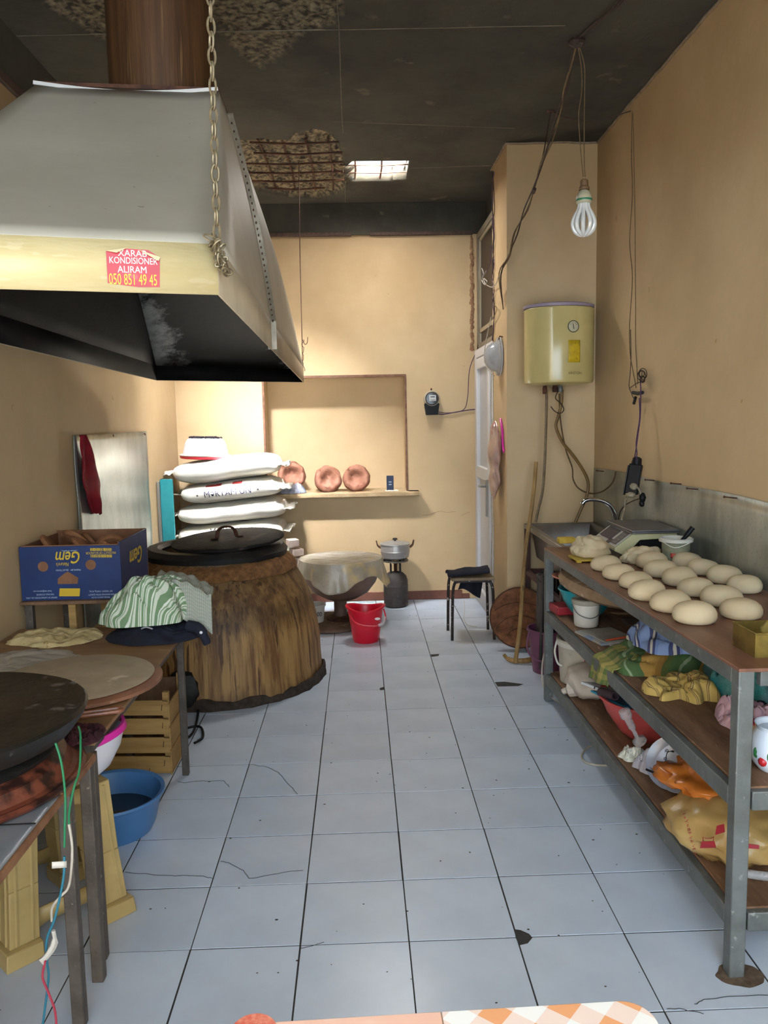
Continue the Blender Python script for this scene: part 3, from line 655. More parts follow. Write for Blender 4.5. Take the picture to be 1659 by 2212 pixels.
def ear(c, L, side, D, wave, seed):
    """stitched flat end flap of a sack"""
    x0 = c[0]+side*(L-.012); mb = MB(); z0 = c[2]+wave(side)
    def f(u, v):
        y = c[1]+(v-.5)*2*D*.9; rag = .010*noise.noise(Vector((v*14, seed, 0)))
        return Vector((x0+side*(u*(.055+.03*noise.noise(Vector((v*3, seed, 5))))+rag*u), y, z0+.014*noise.noise(Vector((v*6, seed, u*2)))+u*.012*sin(v*9+seed)))
    return mb.grid(f, 6, 30)
NAVYP = mat('violet_blue_print', '17173f', '121236', scale=60, rough=.8); GREYP = mat('grey_print', '26262c', rough=.8); REDP = mat('red_print', '8a1f20', rough=.8)
wv = lambda a, s: (lambda u: a*u+s*sin(u*2.6))
defs = [(-.955, 1.100, .392, .082, wv(.012, .018), 'topmost plain white flour sack of the stack, under the upturned basins'),
        (-.925, .943, .372, .074, wv(.012, .012), 'flour sack second from the top of the stack, with blue lettering'),
        (-.930, .788, .40, .076, wv(.008, .013), 'flour sack third from the top of the stack, plain side facing out'),
        (-.940, .634, .392, .075, wv(.008, .012), 'flour sack fourth from the top of the stack, with grey lettering'),
        (-.940, .484, .392, .073, wv(.006, .010), 'flour sack fifth from the top, mostly hidden by the oven lid'),
        (-.940, .342, .392, .070, wv(.003, .006), 'sixth flour sack from the top, hidden behind the clay oven'), (-.940, .207, .392, .067, wv(0, 0), 'seventh flour sack from the top, hidden behind the clay oven'), (-.940, .070, .392, .067, wv(0, 0), 'lowest flour sack of the stack, lying on the floor tiles')]
FS = None
for k, (x, z, L_, h_, wf, lab) in enumerate(defs):
    if lab is None: lab = 'white flour sack low in the stack, wholly behind the clay oven'
    y = 6.0+random.uniform(-.01, .01); c = (x, y, z)
    t = thing('flour_sack', lab, 'flour sack', (x, y, z-h_), 'white flour sacks stacked behind the oven')
    smb = sack_mb(c, L_, .27, h_, wf, k+1)
    bag_ = part(t, 'bag', smb, FLOURW, smooth=60)
    for sd in (1, -1): part(t, 'stitched_end', ear(c, L_, sd, .24, wf, k*3+sd), FLOURW, solid=.004, smooth=60)
    if k in (1, 3):
        bvh = BVHTree.FromPolygons([Vector(p) for p in smb.v], smb.f)
        a = radians(5 if k == 1 else 4)
        zc = z+(-.004 if k == 1 else .030); xc = x+(-.01 if k == 1 else .03)
        fm = frameM((xc, 5.2, zc), (cos(a), 0, sin(a)), (-sin(a), 0, cos(a)))
        m_ = NAVYP if k == 1 else GREYP
        wrap = (bvh, Vector((0, 1, 0)), .003)
        lettering('M\u0259RYAM UN', .066, fm, m_, bag_, wrap=wrap, fit=.33)
        for sx_ in (-.215, .215):
            st = MB(); M2 = fm @ Matrix.Translation((sx_, 0, 0)); pts = []
            for q in range(10): rr_ = .012 if q % 2 == 0 else .0048; pts.append(M2 @ Vector((rr_*sin(q*pi/5), rr_*cos(q*pi/5), 0)))
            vs = []
            for v in pts+[M2.translation]:
                hh = bvh.ray_cast(v-Vector((0, .6, 0)), Vector((0, 1, 0))); vs.append(tuple(hh[0]-Vector((0, .005, 0)) if hh[0] else v))
            st.add(vs, [(10, (q+1) % 10, q) for q in range(10)]); part(bag_, 'printed_star', st, GREYP, smooth=0)
        if k == 1:
            for (xa, xb, za) in ((-.17, -.06, .050), (.02, .09, .050)):
                st = MB().grid(lambda u, v: Vector((x+xa+(xb-xa)*u, 5.2, z+za+wf((xa+(xb-xa)*u)/L_)+.014*v)), 8, 2); vs = []
                for v in st.v:
                    hh = bvh.ray_cast(Vector(v)-Vector((0, .3, 0)), Vector((0, 1, 0))); vs.append(tuple(hh[0]-Vector((0, .005, 0)) if hh[0] else v))
                st.v = vs; st.uv = {}; part(bag_, 'red_print', st, REDP, smooth=0)
# basins turned over on the stack
bx, by, bz = -1.125, 5.98, 1.176
t = thing('white_basin', 'white plastic basin turned upside down on top of the flour sacks', 'basin', (bx, by, bz+.012))
BM = Matrix.Translation((bx, by, bz+.012)) @ Matrix.Rotation(radians(2), 4, 'Y')
part(t, 'shell', MB().lathe([(.165, .012), (.160, .04), (.158, .045), (.150, .085), (.135, .118), (.118, .130), (.03, .132)], M=BM, n=48), mat('white_basin_plastic', 'dcdade', 'cfcdd2', scale=5, rough=.3))
part(t, 'rim', MB().lathe([(.183, .002), (.188, .008), (.183, .013), (.160, .014), (.160, .006)], M=BM, n=48, close=True), mat('cream_rim', 'd9c9bd', rough=.4))
t = thing('red_basin', 'red plastic basin of which only the rim shows under the white basin', 'basin', (bx, by, bz-.012))
part(t, 'rim', MB().lathe([(.176, -.016), (.182, -.012), (.184, .008), (.176, .010), (.170, .0)], M=BM, n=48, close=True), mat('red_basin_plastic', 'c8323f', 'b82c39', scale=8, rough=.35))
mb = MB(); rr = random.Random(9)
for k in range(150):
    a, r_ = rr.uniform(0, 2*pi), .118*sqrt(rr.random()); mb.blob(BM @ Vector((r_*cos(a), r_*sin(a), .136+rr.uniform(0, .006))), (.008, .007, .006), 6, 4, .4, 3, k)
solo('charred_crumbs', mb, mat('charred_crumbs', '2b2230', '17131a', scale=60, rough=.9), 'heap of charred crumbs on the upturned white basin', 'crumbs', kind='stuff')
# teal board, metal sheet, red cloth
TEAL = mat('teal_painted_board', '1e8f9c', '3ba6ae', scale=5, rough=.5, stretch=(1, 1, .5))
t = thing('teal_board', 'teal painted board standing upright between wall and flour sacks', 'board', (-1.33, 5.62, 0))
part(t, 'face', MB().b2((-1.378, 5.615, .0), (-1.292, 5.635, 1.05)), TEAL, bevel=.003)
part(t, 'edge_strip', MB().b2((-1.396, 5.59, .0), (-1.379, 5.635, 1.035)), mat('grey_board_edge', '8a8780', rough=.6), bevel=.002)
t = thing('metal_sheet', 'tall galvanised metal sheet nailed to the left wall beside the oven', 'metal sheet', (XL+.008, 4.7, .40))
part(t, 'sheet', MB().grid(lambda u, v: Vector((XL+.012+.006*noise.noise(Vector((u*3, v*4, 1))), 4.0+1.37*u, .40+.985*v)), 30, 30), GALVS, solid=.003)
for y, z in ((4.62, 1.375), (5.30, 1.37)): part(t, 'nail', MB().tube([(XL+.012, y, z), (XL+.02, y, z), (XL+.03, y-.03, z-.008)], .003, 6), RUST)
REDC = mat('crimson_cloth', '8e0f22', '740a1a', scale=12, rough=.85, bump=.4, bscale=200)
def redc(u, v):
    z = 1.385-.40*v; w0 = .04+.19*min(1, v*1.6); 
    if v > .5: w0 *= 1-.55*(v-.5)/.5
    yc = 4.045+.13*v+.06*max(0, v-.5)
    return Vector((XL+.04+.014*sin(u*9+v*3)+.012*noise.noise(Vector((u*3, v*4, 2))), yc+(u-.45)*w0*1.6, z-.02*u*v+.012*noise.noise(Vector((u*6, v*20, 0)))*(v > .9)))
solo('red_cloth', MB().grid(redc, 24, 30), REDC, 'crimson cloth hanging from the corner of the metal sheet', 'cloth', solid=.004, smooth=60)

# ------------------------------------------------------------------ niche: loaves, plastic bag, box
def loaf(loc, r, d, tilt, yaw, seed, lab):
    M = Matrix.Translation(loc) @ Matrix.Rotation(yaw, 4, 'Z') @ Matrix.Rotation(radians(90-tilt), 4, 'X')
    pr = [(0.001, -.016), (r*.22, -.013), (r*.38, -.002), (r*.52, .014), (r*.72, .026), (r*.90, .020), (r, 0.0), (r*.97, -d*.5), (r*.8, -d), (r*.3, -d*1.05), (.001, -d*1.05)]
    mb = MB().lathe(pr, M=M, n=36, fn=lambda p, i, j: p*(1+.10*noise.noise(p*20+Vector((seed, 0, 0))))+Vector((0, 0, .010*noise.noise(p*30+Vector((0, seed, 3))))))
    o = solo('bread_loaf', mb, BREAD, lab, 'bread', 'round brown loaves in the wall niche', smooth=70); return o
loaf((-.535, 6.42, 1.005), .11, .06, 10, .15, 1, 'round brown bread loaf at the left end of the niche, behind the sacks')
loaf((-.245, 6.33, .975), .108, .07, 14, .1, 2, 'middle round brown bread loaf leaning in the niche')
loaf((-.025, 6.34, .978), .108, .07, 12, -.15, 3, 'right-hand round brown bread loaf in the niche, touching the middle one')
solo('grey_bag', heap((-.54, 6.27, .876), .12, .075, .075, 3, fold=.7, fr=5), mat('grey_blue_plastic', 'a9adb9', '8c90a0', scale=9, rough=.25, bump=.8, bscale=20, trans=.15),
     'crumpled grey-blue plastic bag beside the left loaf on the niche sill', 'plastic bag')
t = thing('small_box', 'small dark blue box standing upright on the niche sill', 'box', (.24, 6.32, .876))
part(t, 'carton', MB().box((.24, 6.32, .936), (.055, .03, .115)), mat('dark_blue_card', '1c2a45', '17233a', scale=20, rough=.45), bevel=.003)
for z in (.925, .945): part(t, 'printed_mark', MB().box((.24, 6.3042, z), (.022, .001, .008)), mat('pale_print', '8a93a0', rough=.6), smooth=0)
solo('paper_scrap', MB().grid(lambda u, v: Vector((.20+.10*u, 6.23+.10*v, .880+.006*noise.noise(Vector((u*5, v*5, 1))))), 8, 8), mat('white_paper', 'cfc9bf', rough=.8), 'white paper scrap under the small dark box on the sill', 'paper', solid=.001)
# meter
t = thing('electric_meter', 'black and white electricity meter on the back wall right of the niche', 'electric meter', (.572, YB, 1.56))
MM = Matrix.Translation((.572, YB-.001, 1.585)) @ Matrix.Rotation(pi/2, 4, 'X')
part(t, 'case', MB().lathe([(.062, 0), (.062, .05), (.056, .056), (.052, .056)], M=MM, n=32), mat('cream_case', 'b9ad98', rough=.5))
dw = part(t, 'dial_window', MB().lathe([(.052, .05), (.052, .075), (.046, .084), (.02, .086)], M=MM, n=32), mat('dark_meter_dome', '2a2a30', rough=.15))
part(dw, 'counter_plate', MB().box((.574, YB-.089, 1.588), (.052, .004, .045)), mat('counter_face', 'c9cac6', rough=.4), bevel=.001)
part(dw, 'counter_digits', MB().box((.574, YB-.092, 1.597), (.034, .002, .009)).box((.574, YB-.092, 1.574), (.040, .002, .004)), mat('meter_print', '55585c', rough=.5))
part(t, 'terminal_cover', MB().prism([(-.058, 0), (-.045, -.085), (.045, -.085), (.058, 0), (.03, .012), (-.03, .012)], .0, .055, Matrix.Translation((.572, YB-.001, 1.545)) @ Matrix.Rotation(pi/2, 4, 'X')), DARKB, bevel=.003)
part(t, 'hanging_lug', MB().tube([(.572, YB-.006, 1.645), (.572, YB-.006, 1.665)], .006, 6), RUST)
P = [aY(x, y, YB-.012) for x, y in [(933, 890), (955, 895), (985, 890), (1010, 886), (1030, 884)]]
P2 = [aY(x, y, YB-.016) for x, y in [(940, 888), (965, 892), (1000, 886), (1010, 860), (1014, 800), (1027, 764)]]
solo('meter_cable', MB().tube(P, .004, 6, smooth=5).tube(P2, .003, 6, smooth=5), WIREP, 'violet cable curving from the meter to the white door frame', 'cable')

# ------------------------------------------------------------------ left tables and what stands on them
def table_leg(root, x, y, h, w=.03, name='leg'): return part(root, name, MB().b2((x-w/2, y-w/2, 0), (x+w/2, y+w/2, h)), LEGST, bevel=.003)
TZ = .62
t = thing('work_table', 'low wooden-topped table with thin steel legs in front of the clay oven', 'table', (-1.05, 2.6, 0))
part(t, 'tabletop', MB().b2((-1.385, 2.035, TZ-.012), (-.70, 3.235, TZ)), TABLEW, bevel=.002)
part(t, 'frame', MB().b2((-1.38, 2.045, TZ-.04), (-.715, 2.07, TZ-.013)).b2((-1.38, 3.19, TZ-.04), (-.715, 3.215, TZ-.013)).b2((-.74, 2.07, TZ-.04), (-.715, 3.19, TZ-.013)).b2((-1.38, 2.07, TZ-.04), (-1.355, 3.19, TZ-.013)), LEGST)
for x, y in ((-.738, 3.20), (-1.36, 3.20), (-.722, 2.062), (-1.36, 2.062)): table_leg(t, x, y, TZ-.04, .026)
t = thing('burner_table', 'foil-covered low table carrying the gas burner and griddle at the left edge', 'table', (-1.05, 1.4, 0))
part(t, 'tabletop', MB().b2((-1.385, .75, TZ-.03), (-.682, 1.985, TZ-.012)), mat('chipboard_edge', '93694a', '7a5238', scale=20, rough=.75, bump=.3, bscale=80), bevel=.002)
part(t, 'foil_cover', MB().grid(lambda u, v: Vector((-1.38+.692*u, .755+1.0*v, TZ-.010+.002*noise.noise(Vector((u*9, v*14, 0))))), 30, 40), mat('dull_foil', 'a9afb6', '8d949c', scale=5, rough=.28, metal=.55, bump=.3, bscale=12), solid=.001)
mb = MB()
for y in (1.12, 1.39, 1.60): mb.bar((-1.38, y, TZ-.007), (-.69, y+.02, TZ-.007), .004, .0015)
part(t, 'foil_seam', mb, BLACK)
part(t, 'yellow_corner', MB().prism([(-.80, 1.50), (-.755, 1.565), (-.80, 1.60), (-.88, 1.56)], TZ-.006, TZ-.004), mat('yellow_label', 'd8c22c', rough=.5))
for x, y in ((-.705, 1.975), (-.700, 1.815), (-1.36, 1.9), (-.70, .78), (-1.36, .78)): table_leg(t, x, y, TZ-.03, .03)
part(t, 'bare_corner', MB().b2((-.80, 1.76, TZ-.012), (-.684, 1.98, TZ-.008)), TABLEW)
# round board with a sheet of dough, loop handle
t = thing('round_board', 'large round wooden dough board with handle, half off the low table edge', 'board', (-.86, 2.50, TZ))
def ov(r, z): return (r, z)
part(t, 'board', MB().lathe([(.252, .002), (.262, .006), (.262, .016), (.254, .020)], (-.905, 2.50, TZ), 56), mat('reddish_board', '97694f', '7f5540', scale=6, rough=.5, bump=.1, c3='b08e78', s3=20, t3=.6), bevel=0)
HM = frameM((-.735, 2.225, TZ+.01), (1, .33, 0), (-.33, 1, 0))
mb = MB(); pts = [HM @ Vector((-.01+.016*cos(a)+(.045 if cos(a) > 0 else -.045), .014*sin(a), 0)) for a in [2*pi*k/24 for k in range(24)]]
mb.tube(pts, .006, 8, closed=True); part(t, 'handle', mb, mat('coppery_handle', 'a0684c', '7e4c36', scale=20, rough=.35))
solo('dough_sheet', MB().lathe([(.238, .0), (.244, .003), (.235, .006)], (-.91, 2.505, TZ+.0215), 56, fn=lambda p, i, j: p*(1+.02*noise.noise(p*6)) if p.length > .1 else p),
     mat('rolled_dough', 'b5a48b', 'a3927a', scale=8, rough=.6, c3='cdbfa8', s3=10, t3=.64), 'thin round sheet of rolled dough covering the round board', 'dough')
def flat(c, pts, h, seed, amp=.02):
    c = Vector(c); mb = MB()
    def f(u, v):
        a = 2*pi*u; k = u*len(pts); i = int(k) % len(pts); q = k-int(k); r = pts[i]*(1-q)+pts[(i+1) % len(pts)]*q
        r *= v*(1+.07*noise.noise(Vector((cos(a)*7, sin(a)*7, seed)))); p = Vector((cos(a)*r, sin(a)*r*.72, 0)); e = 1-v**6
        return c+p+Vector((0, 0, max(0, h*e*(.5+.7*v)+amp*e*noise.noise(p*12+Vector((seed, 0, 0)))+amp*.6*noise.noise(p*38))+.0015))
    mb.grid(f, 72, 26); return mb
solo('flatbread', flat((-1.17, 3.075, TZ), [.165, .17, .19, .16, .19, .20, .18, .20, .17, .2, .18, .175], .018, 4, .016), FLATB, 'pale bubbly flatbread lying at the far left of the low table', 'bread', smooth=70)
solo('plastic_sheet', heap((-1.19, 2.78, TZ), .20, .125, .022, 6, fold=.5, fr=2.6), mat('greyish_plastic_film', 'c9c0b2', 'b9b0a0', scale=8, rough=.25, trans=.2, alpha=.7, bump=.6, bscale=18), 'crumpled translucent plastic sheet between flatbread and round board', 'plastic sheet')
solo('white_cloth_scrap', heap((-1.15, 2.235, TZ), .09, .05, .05, 16, fold=.6), mat('white_green_cloth', 'cfd2ca', '86a59a', scale=16, rough=.85, lo=.5, hi=.6), 'small white cloth with green marks behind the black griddle', 'cloth')
# cloths
GREENST = stripes('green_white_stripes', [(0, '6f8a66'), (.42, 'd3d6c8'), (.56, '7f9876'), (.70, 'c5cbb9')], 13, axis=0)
GREENGR = stripes('faded_green_weave', [(0, '93978a'), (.3, 'a8a89b'), (.6, '7f877a')], 30, axis=0, cols2=[(0, 'a39f93'), (.5, '8b9284')], freq2=34)
o = heap((-.825, 3.06, TZ+.070), .175, .125, .185, 3, fold=.38, fr=3.2, rot=.3, uvrot=.6); solo('striped_cloth', o, GREENST, 'green and white striped cloth bundled on top of the dark jacket', 'cloth', smooth=70)
def gcl(u, v):
    x = -.80+.205*u; y = 3.03+.17*v; z = TZ+.228-.030*u-.06*max(0, u-.55)*1.6-.015*(1-v)+.008*noise.noise(Vector((u*5, v*5, 1)))+.004*sin(u*30+v*8)
    if v < .3: z -= (.3-v)*.42; y += (.3-v)*.03
    return Vector((x+.02*(1-v)*u, y, z+.006*noise.noise(Vector((u*20, v*20, 1)))*(u > .9)))
solo('woven_cloth', MB().grid(gcl, 40, 30), GREENGR, 'faded grey-green woven cloth with frayed end, right of the striped cloth', 'cloth', solid=.010, smooth=70)
t = thing('dark_jacket', 'folded dark navy garment lying under the striped cloth on the table corner', 'garment', (-.78, 3.07, TZ))
part(t, 'bundle', heap((-.80, 3.06, TZ), .185, .13, .085, 8, fold=.25, fr=4, ragged=.05), NAVY, smooth=70)
part(t, 'sleeve_tip', MB().tube([(-.66, 3.02, TZ+.05), (-.62, 3.0, TZ+.045), (-.60, 2.99, TZ+.02), (-.585, 2.985, TZ-.015)], [.022, .02, .016, .012], 10, smooth=4), NAVY)
part(t, 'button', MB().blob((-.605, 2.972, TZ+.035), (.006, .004, .006), 8, 6, 0), mat('white_button', 'd8d8d8', rough=.3))
part(t, 'drawstring', MB().tube([(-.82, 2.955, TZ+.06), (-.80, 2.945, TZ+.068), (-.775, 2.94, TZ+.062)], .003, 6, smooth=4), mat('grey_cord', '9a9a9e', rough=.7))
# fruit box on its stand
t = thing('box_stand', 'narrow wooden shelf on posts against the wall, carrying the blue box', 'shelf', (-1.18, 3.5, 0))
part(t, 'board', MB().b2((-1.393, 3.27, .708), (-.965, 3.74, .722)), PLYD, bevel=.002)
for x in (-1.365, -1.19, -.99):
    for y in (3.30, 3.71): part(t, 'post', MB().b2((x-.015, y-.015, 0), (x+.015, y+.015, .708)), WOODL if x == -1.19 else LEGST, bevel=.002)
YELB = mat('box_yellow_print', 'cfae30', rough=.5); BLUE = mat('blue_box_print', '1d3569', '192d5a', scale=9, rough=.5); CARD = mat('brown_cardboard', '8d6448', '775039', scale=12, rough=.85)
bx0, bx1, by0, by1, bz0, bz1 = -1.392, -.985, 3.295, 3.72, .7225, .945
t = thing('cardboard_box', 'open blue fruit box with yellow lettering, standing upside down by the wall', 'box', ((bx0+bx1)/2, (by0+by1)/2, bz0))
th = .006
bfront = part(t, 'front_wall', MB().b2((bx0, by0, bz0), (bx1, by0+th, bz1)), BLUE, bevel=.001)
bside = part(t, 'side_wall', MB().b2((bx1-th, by0+th, bz0), (bx1, by1-th, bz1+.012)), BLUE, bevel=.001)
part(t, 'side_wall', MB().b2((bx0, by0+th, bz0), (bx0+th, by1-th, bz1)), CARD)
part(t, 'back_wall', MB().b2((bx0, by1-th, bz0), (bx1, by1, bz1+.012)), CARD)
part(t, 'bottom', MB().b2((bx0+th, by0+th, bz0), (bx1-th, by1-th, bz0+th)), CARD)
part(t, 'inner_liner', MB().b2((bx0+th, by0+th, bz0+th), (bx1-th, by0+th+.003, bz1+.004)).b2((bx1-th-.003, by0+th, bz0+th), (bx1-th, by1-th, bz1+.014)), CARD)
def onbox(px, py): return aY(px, py, by0-.0012)
def disc(c, r, m_, name, n=24, ax='y'):
    mb = MB().add([tuple(Vector(c)+Vector((r*cos(2*pi*k/n), 0, r*sin(2*pi*k/n)))) for k in range(n)], [tuple(reversed(range(n)))]); return part(bfront, name, mb, m_, smooth=0, solid=.001)
disc(onbox(93, 1224), .021, CARD, 'hand_hole'); disc(onbox(196, 1220), .021, CARD, 'hand_hole')
pg = [onbox(x, y) for x, y in [(125, 1262), (168, 1261), (169, 1248), (152, 1238), (146, 1235), (140, 1238), (125, 1250)]]
part(bfront, 'hand_hole', MB().add([tuple(p) for p in pg], [tuple(range(7))]), CARD, smooth=0, solid=.001)
pg = [onbox(x, y) for x, y in [(128, 1288), (172, 1288), (173, 1271), (129, 1271)]]
part(bfront, 'yellow_patch', MB().add([tuple(p) for p in pg], [(0, 1, 2, 3)]), YELB, smooth=0, solid=.001)
def up(px, py): return frameM(onbox(px, py)+Vector((0, -.0012, 0)), (-1, 0, 0), (0, 0, -1))
PALE = mat('pale_box_print', 'aebcd2', rough=.6)
lettering('Gem', .070, up(146, 1203), YELB, bfront, bold=.0008, fit=.098, shear=.3); lettering("Nature's", .022, up(135, 1219), YELB, bfront, shear=.3, fit=.05)
lettering('...sweet dreams...', .010, up(150, 1190), PALE, bfront); lettering('PREMIUM   SELECTION', .010, up(148, 1231), PALE, bfront)
lettering('PRODUCT OF ECUADOR', .0135, up(218, 1194), YELB, bfront, sx=.8)
for py in (1187, 1201):
    mb = MB(); rr = random.Random(py)
    for k in range(26):
        x = 196+k*1.8; p = onbox(x, py); mb.box(p+Vector((0, -.001, 0)), (rr.choice([.0012, .0022, .003]), .0006, .012))
    part(bfront, 'bar_code', mb, YELB, kind='stuff', smooth=0)
for tx, x, y in (("EXPORT BY LAPSAN FOODS CIA. LTDA.", 90, 1291), ("MACHALA, ECUADOR", 98, 1284), ("Email: info@saboreo.com", 92, 1277), ("NET WEIGHT: 19.50 Kg. 43 Lbs.", 218, 1277), ("FRESH BANANAS EXTRA QUALITY", 220, 1284), ("FINGER LENGTH 20 CM", 218, 1290)):
    lettering(tx, .0095, up(x, y), PALE, bfront, sx=.75)
sideM = frameM((bx1+.0014, 3.52, .865), (0, -1, 0), (0, 0, -1))
lettering('Gem', .10, sideM, YELB, bside, bold=.001, shear=.3)
for k, (x, y, r_, rz) in enumerate([(-1.30, 3.42, .075, .3), (-1.25, 3.56, .08, 1.0), (-1.17, 3.44, .07, .2), (-1.10, 3.55, .07, 2.0), (-1.20, 3.63, .07, .5), (-1.07, 3.42, .06, .9)]):
    M = Matrix.Rotation(rz, 4, 'Z') @ Matrix.Rotation(radians(52 if k != 2 else 40), 4, 'Y')
    mb = MB().lathe([(r_*.9, -.010), (r_, -.004), (r_*.98, .008), (r_*.8, .014), (r_*.3, .010), (.002, .008)], M=Matrix.Translation((x, y, .915 if k < 3 else .90)) @ M, n=24, fn=lambda p, i, j: p*(1+.05*noise.noise(p*20)))
    solo('flat_loaf', mb, mat('tan_flat_loaf', '9c6b47', '7d5236', scale=16, rough=.8, bump=.5, c3='b98a60', s3=14, t3=.6), ['leftmost flat round loaf inside the open blue box', 'flat round loaf behind the leftmost one in the blue box', 'flat round loaf at the front middle of the blue box', 'flat round loaf right of the middle in the blue box', 'flat round loaf farthest back in the blue box', 'flat round loaf at the front right corner of the blue box'][k], 'bread', 'flat loaves heaped in the blue box')
# wooden crate under the table
t = thing('wooden_crate', 'slatted wooden vegetable crate standing on end under the low table', 'crate', (-.95, 3.35, 0))
ca, cb_ = Vector((-1.12, 3.22, 0)), Vector((-.80, 3.20, 0)); sl = [(.008, .080), (.094, .160), (.174, .240), (.254, .316)]
for z0, z1 in sl: part(t, 'slat', MB().add([(ca.x, ca.y, z0), (cb_.x, cb_.y, z0), (cb_.x, cb_.y, z1), (ca.x, ca.y, z1)]+[(ca.x, ca.y+.005, z0), (cb_.x, cb_.y+.005, z0), (cb_.x, cb_.y+.005, z1), (ca.x, ca.y+.005, z1)], [(0, 1, 2, 3), (7, 6, 5, 4), (0, 4, 5, 1), (3, 2, 6, 7), (1, 5, 6, 2), (0, 3, 7, 4)]), WOODL)
for z0, z1 in ((.0, .10), (.11, .20), (.21, .30)): part(t, 'side_slat', MB().b2((-.800, 3.205, z0), (-.795, 3.50, z1)), WOODL)
for x in (-.812, -1.10): part(t, 'corner_post', MB().b2((x-.012, 3.210+.006, 0), (x+.012, 3.24, .345)), WOODL, bevel=.001)
for x in (-.812, -1.10): part(t, 'corner_post', MB().b2((x-.012, 3.47, 0), (x+.012, 3.495, .345)), WOODL, bevel=.001)
part(t, 'back_board', MB().b2((-1.12, 3.495, .0), (-.80, 3.502, .32)), PLYD)
part(t, 'base_board', MB().b2((-1.10, 3.24, .002), (-.812, 3.47, .008)), WOODL)
mb = MB()
for z in (.05, .13, .21, .285): mb.bar((-.825, 3.199, z-.01), (-.822, 3.199, z+.014), .002, .002).bar((-.82, 3.199, z+.03), (-.798, 3.199, z+.028), .002, .002)
for x in (-1.05, -.97, -.89): mb.bar((x, 3.204, .012), (x+.004, 3.204, .03), .002, .002)
part(t, 'staples', mb, RUST, kind='stuff')
# plastic stool, bowl, basin
BEI = mat('beige_plastic', 'b7a06a', 'a68f5c', scale=5, rough=.4, bump=.1)
t = thing('plastic_stool', 'beige plastic stool with arched legs under the burner table', 'stool', (-.955, 2.27, 0))
SM = Matrix.Translation((-.955, 2.27, 0)) @ Matrix.Rotation(radians(45), 4, 'Z')
def sp(x, y, z): return SM @ Vector((x, y, z))
part(t, 'seat', MB().lathe([(.155, .405), (.165, .410), (.165, .425), (.15, .432), (.02, .428)], M=SM @ Matrix.Rotation(pi/4, 4, 'Z'), n=4, fn=None), BEI, bevel=.02)
for sx, sy in ((1, 1), (1, -1), (-1, 1), (-1, -1)):
    mb = MB(); prof = [(.105, .41, .085), (.118, .2, .080), (.130, .05, .082), (.135, .045, .098), (.138, .0, .102)]
    for (a0, z0, w0), (a1, z1, w1) in zip(prof, prof[1:]):
        A = [sp(sx*a0-w0/2, sy*a0-w0/2, z0), sp(sx*a0+w0/2, sy*a0-w0/2, z0), sp(sx*a0+w0/2, sy*a0+w0/2, z0), sp(sx*a0-w0/2, sy*a0+w0/2, z0)]
        B = [sp(sx*a1-w1/2, sy*a1-w1/2, z1), sp(sx*a1+w1/2, sy*a1-w1/2, z1), sp(sx*a1+w1/2, sy*a1+w1/2, z1), sp(sx*a1-w1/2, sy*a1+w1/2, z1)]
        mb.add([tuple(v) for v in A+B], [(0, 3, 2, 1), (4, 5, 6, 7)]+[(i, (i+1) % 4, 4+(i+1) % 4, 4+i) for i in range(4)])
    part(t, 'leg', mb, BEI, bevel=.006)
    mb = MB()
    for q_ in (-.022, .022):
        mb.tube([sp(sx*.1475, sy*.105+q_, .40), sp(sx*.158, sy*.118+q_, .2), sp(sx*.171, sy*.130+q_, .055)], .005, 6)
        mb.tube([sp(sx*.105+q_, sy*.1475, .40), sp(sx*.118+q_, sy*.158, .2), sp(sx*.130+q_, sy*.171, .055)], .005, 6)
    part(t, 'leg_ribs', mb, BEI, kind='stuff')
for k in range(4):      # arched apron between the legs
    R4 = SM @ Matrix.Rotation(k*pi/2, 4, 'Z'); mb = MB(); n = 16
    top_, bot_ = [], []
    for q in range(n+1):
        u = -1+2*q/n; top_.append((.12*u, .41)); bot_.append((.125*u, .30+.075*sqrt(max(0, 1-u*u))-(.16 if abs(u) > .98 else 0)))
    vs = [(x, .135, z) for x, z in top_]+[(x, .142, z) for x, z in bot_]; mb.add(vs, [(q, q+1, n+2+q, n+1+q) for q in range(n)], R4)
    part(t, 'apron', mb, BEI, solid=.004)
    mb = MB().add([(-.13, .148, .12), (.13, .148, .12), (.135, .152, .05), (.06, .152, .075), (-.06, .152, .075), (-.135, .152, .05)], [(0, 1, 2, 3, 4, 5)], R4)
    part(t, 'lower_brace', mb, BEI, solid=.004)
t = thing('pink_rimmed_bowl', 'white plastic bowl with bright pink rim tucked under the burner table', 'bowl', (-.82, 2.24, .434))
BM2 = Matrix.Translation((-.818, 2.24, .437)) @ Matrix.Rotation(radians(-7), 4, 'Y')
part(t, 'shell', MB().lathe([(.06, 0), (.09, .02), (.125, .07), (.142, .115), (.138, .116), (.12, .07), (.085, .024), (.05, .006)], M=BM2, n=40), mat('white_bowl_plastic', 'd5d5dc', rough=.3))
part(t, 'rim', MB().lathe([(.143, .112), (.150, .116), (.147, .134), (.138, .134), (.138, .116)], M=BM2, n=40, close=True), mat('magenta_plastic', 'd4309c', rough=.35))
t = thing('blue_basin', 'blue plastic wash basin with dark water on the tiles under the table', 'basin', (-.905, 2.77, 0))
BB = mat('blue_plastic', '4f7fb4', '4676ab', scale=6, rough=.4); bc = (-.905, 2.765, 0)
part(t, 'shell', MB().lathe([(.135, .0), (.150, .03), (.172, .12), (.186, .135), (.184, .143), (.170, .138), (.145, .035), (.13, .008)], bc, 48), BB)
part(t, 'water', MB().lathe([(.150, .060), (.151, .062)], bc, 40), mat('murky_water', '2c3136', rough=.08, spec=.6))
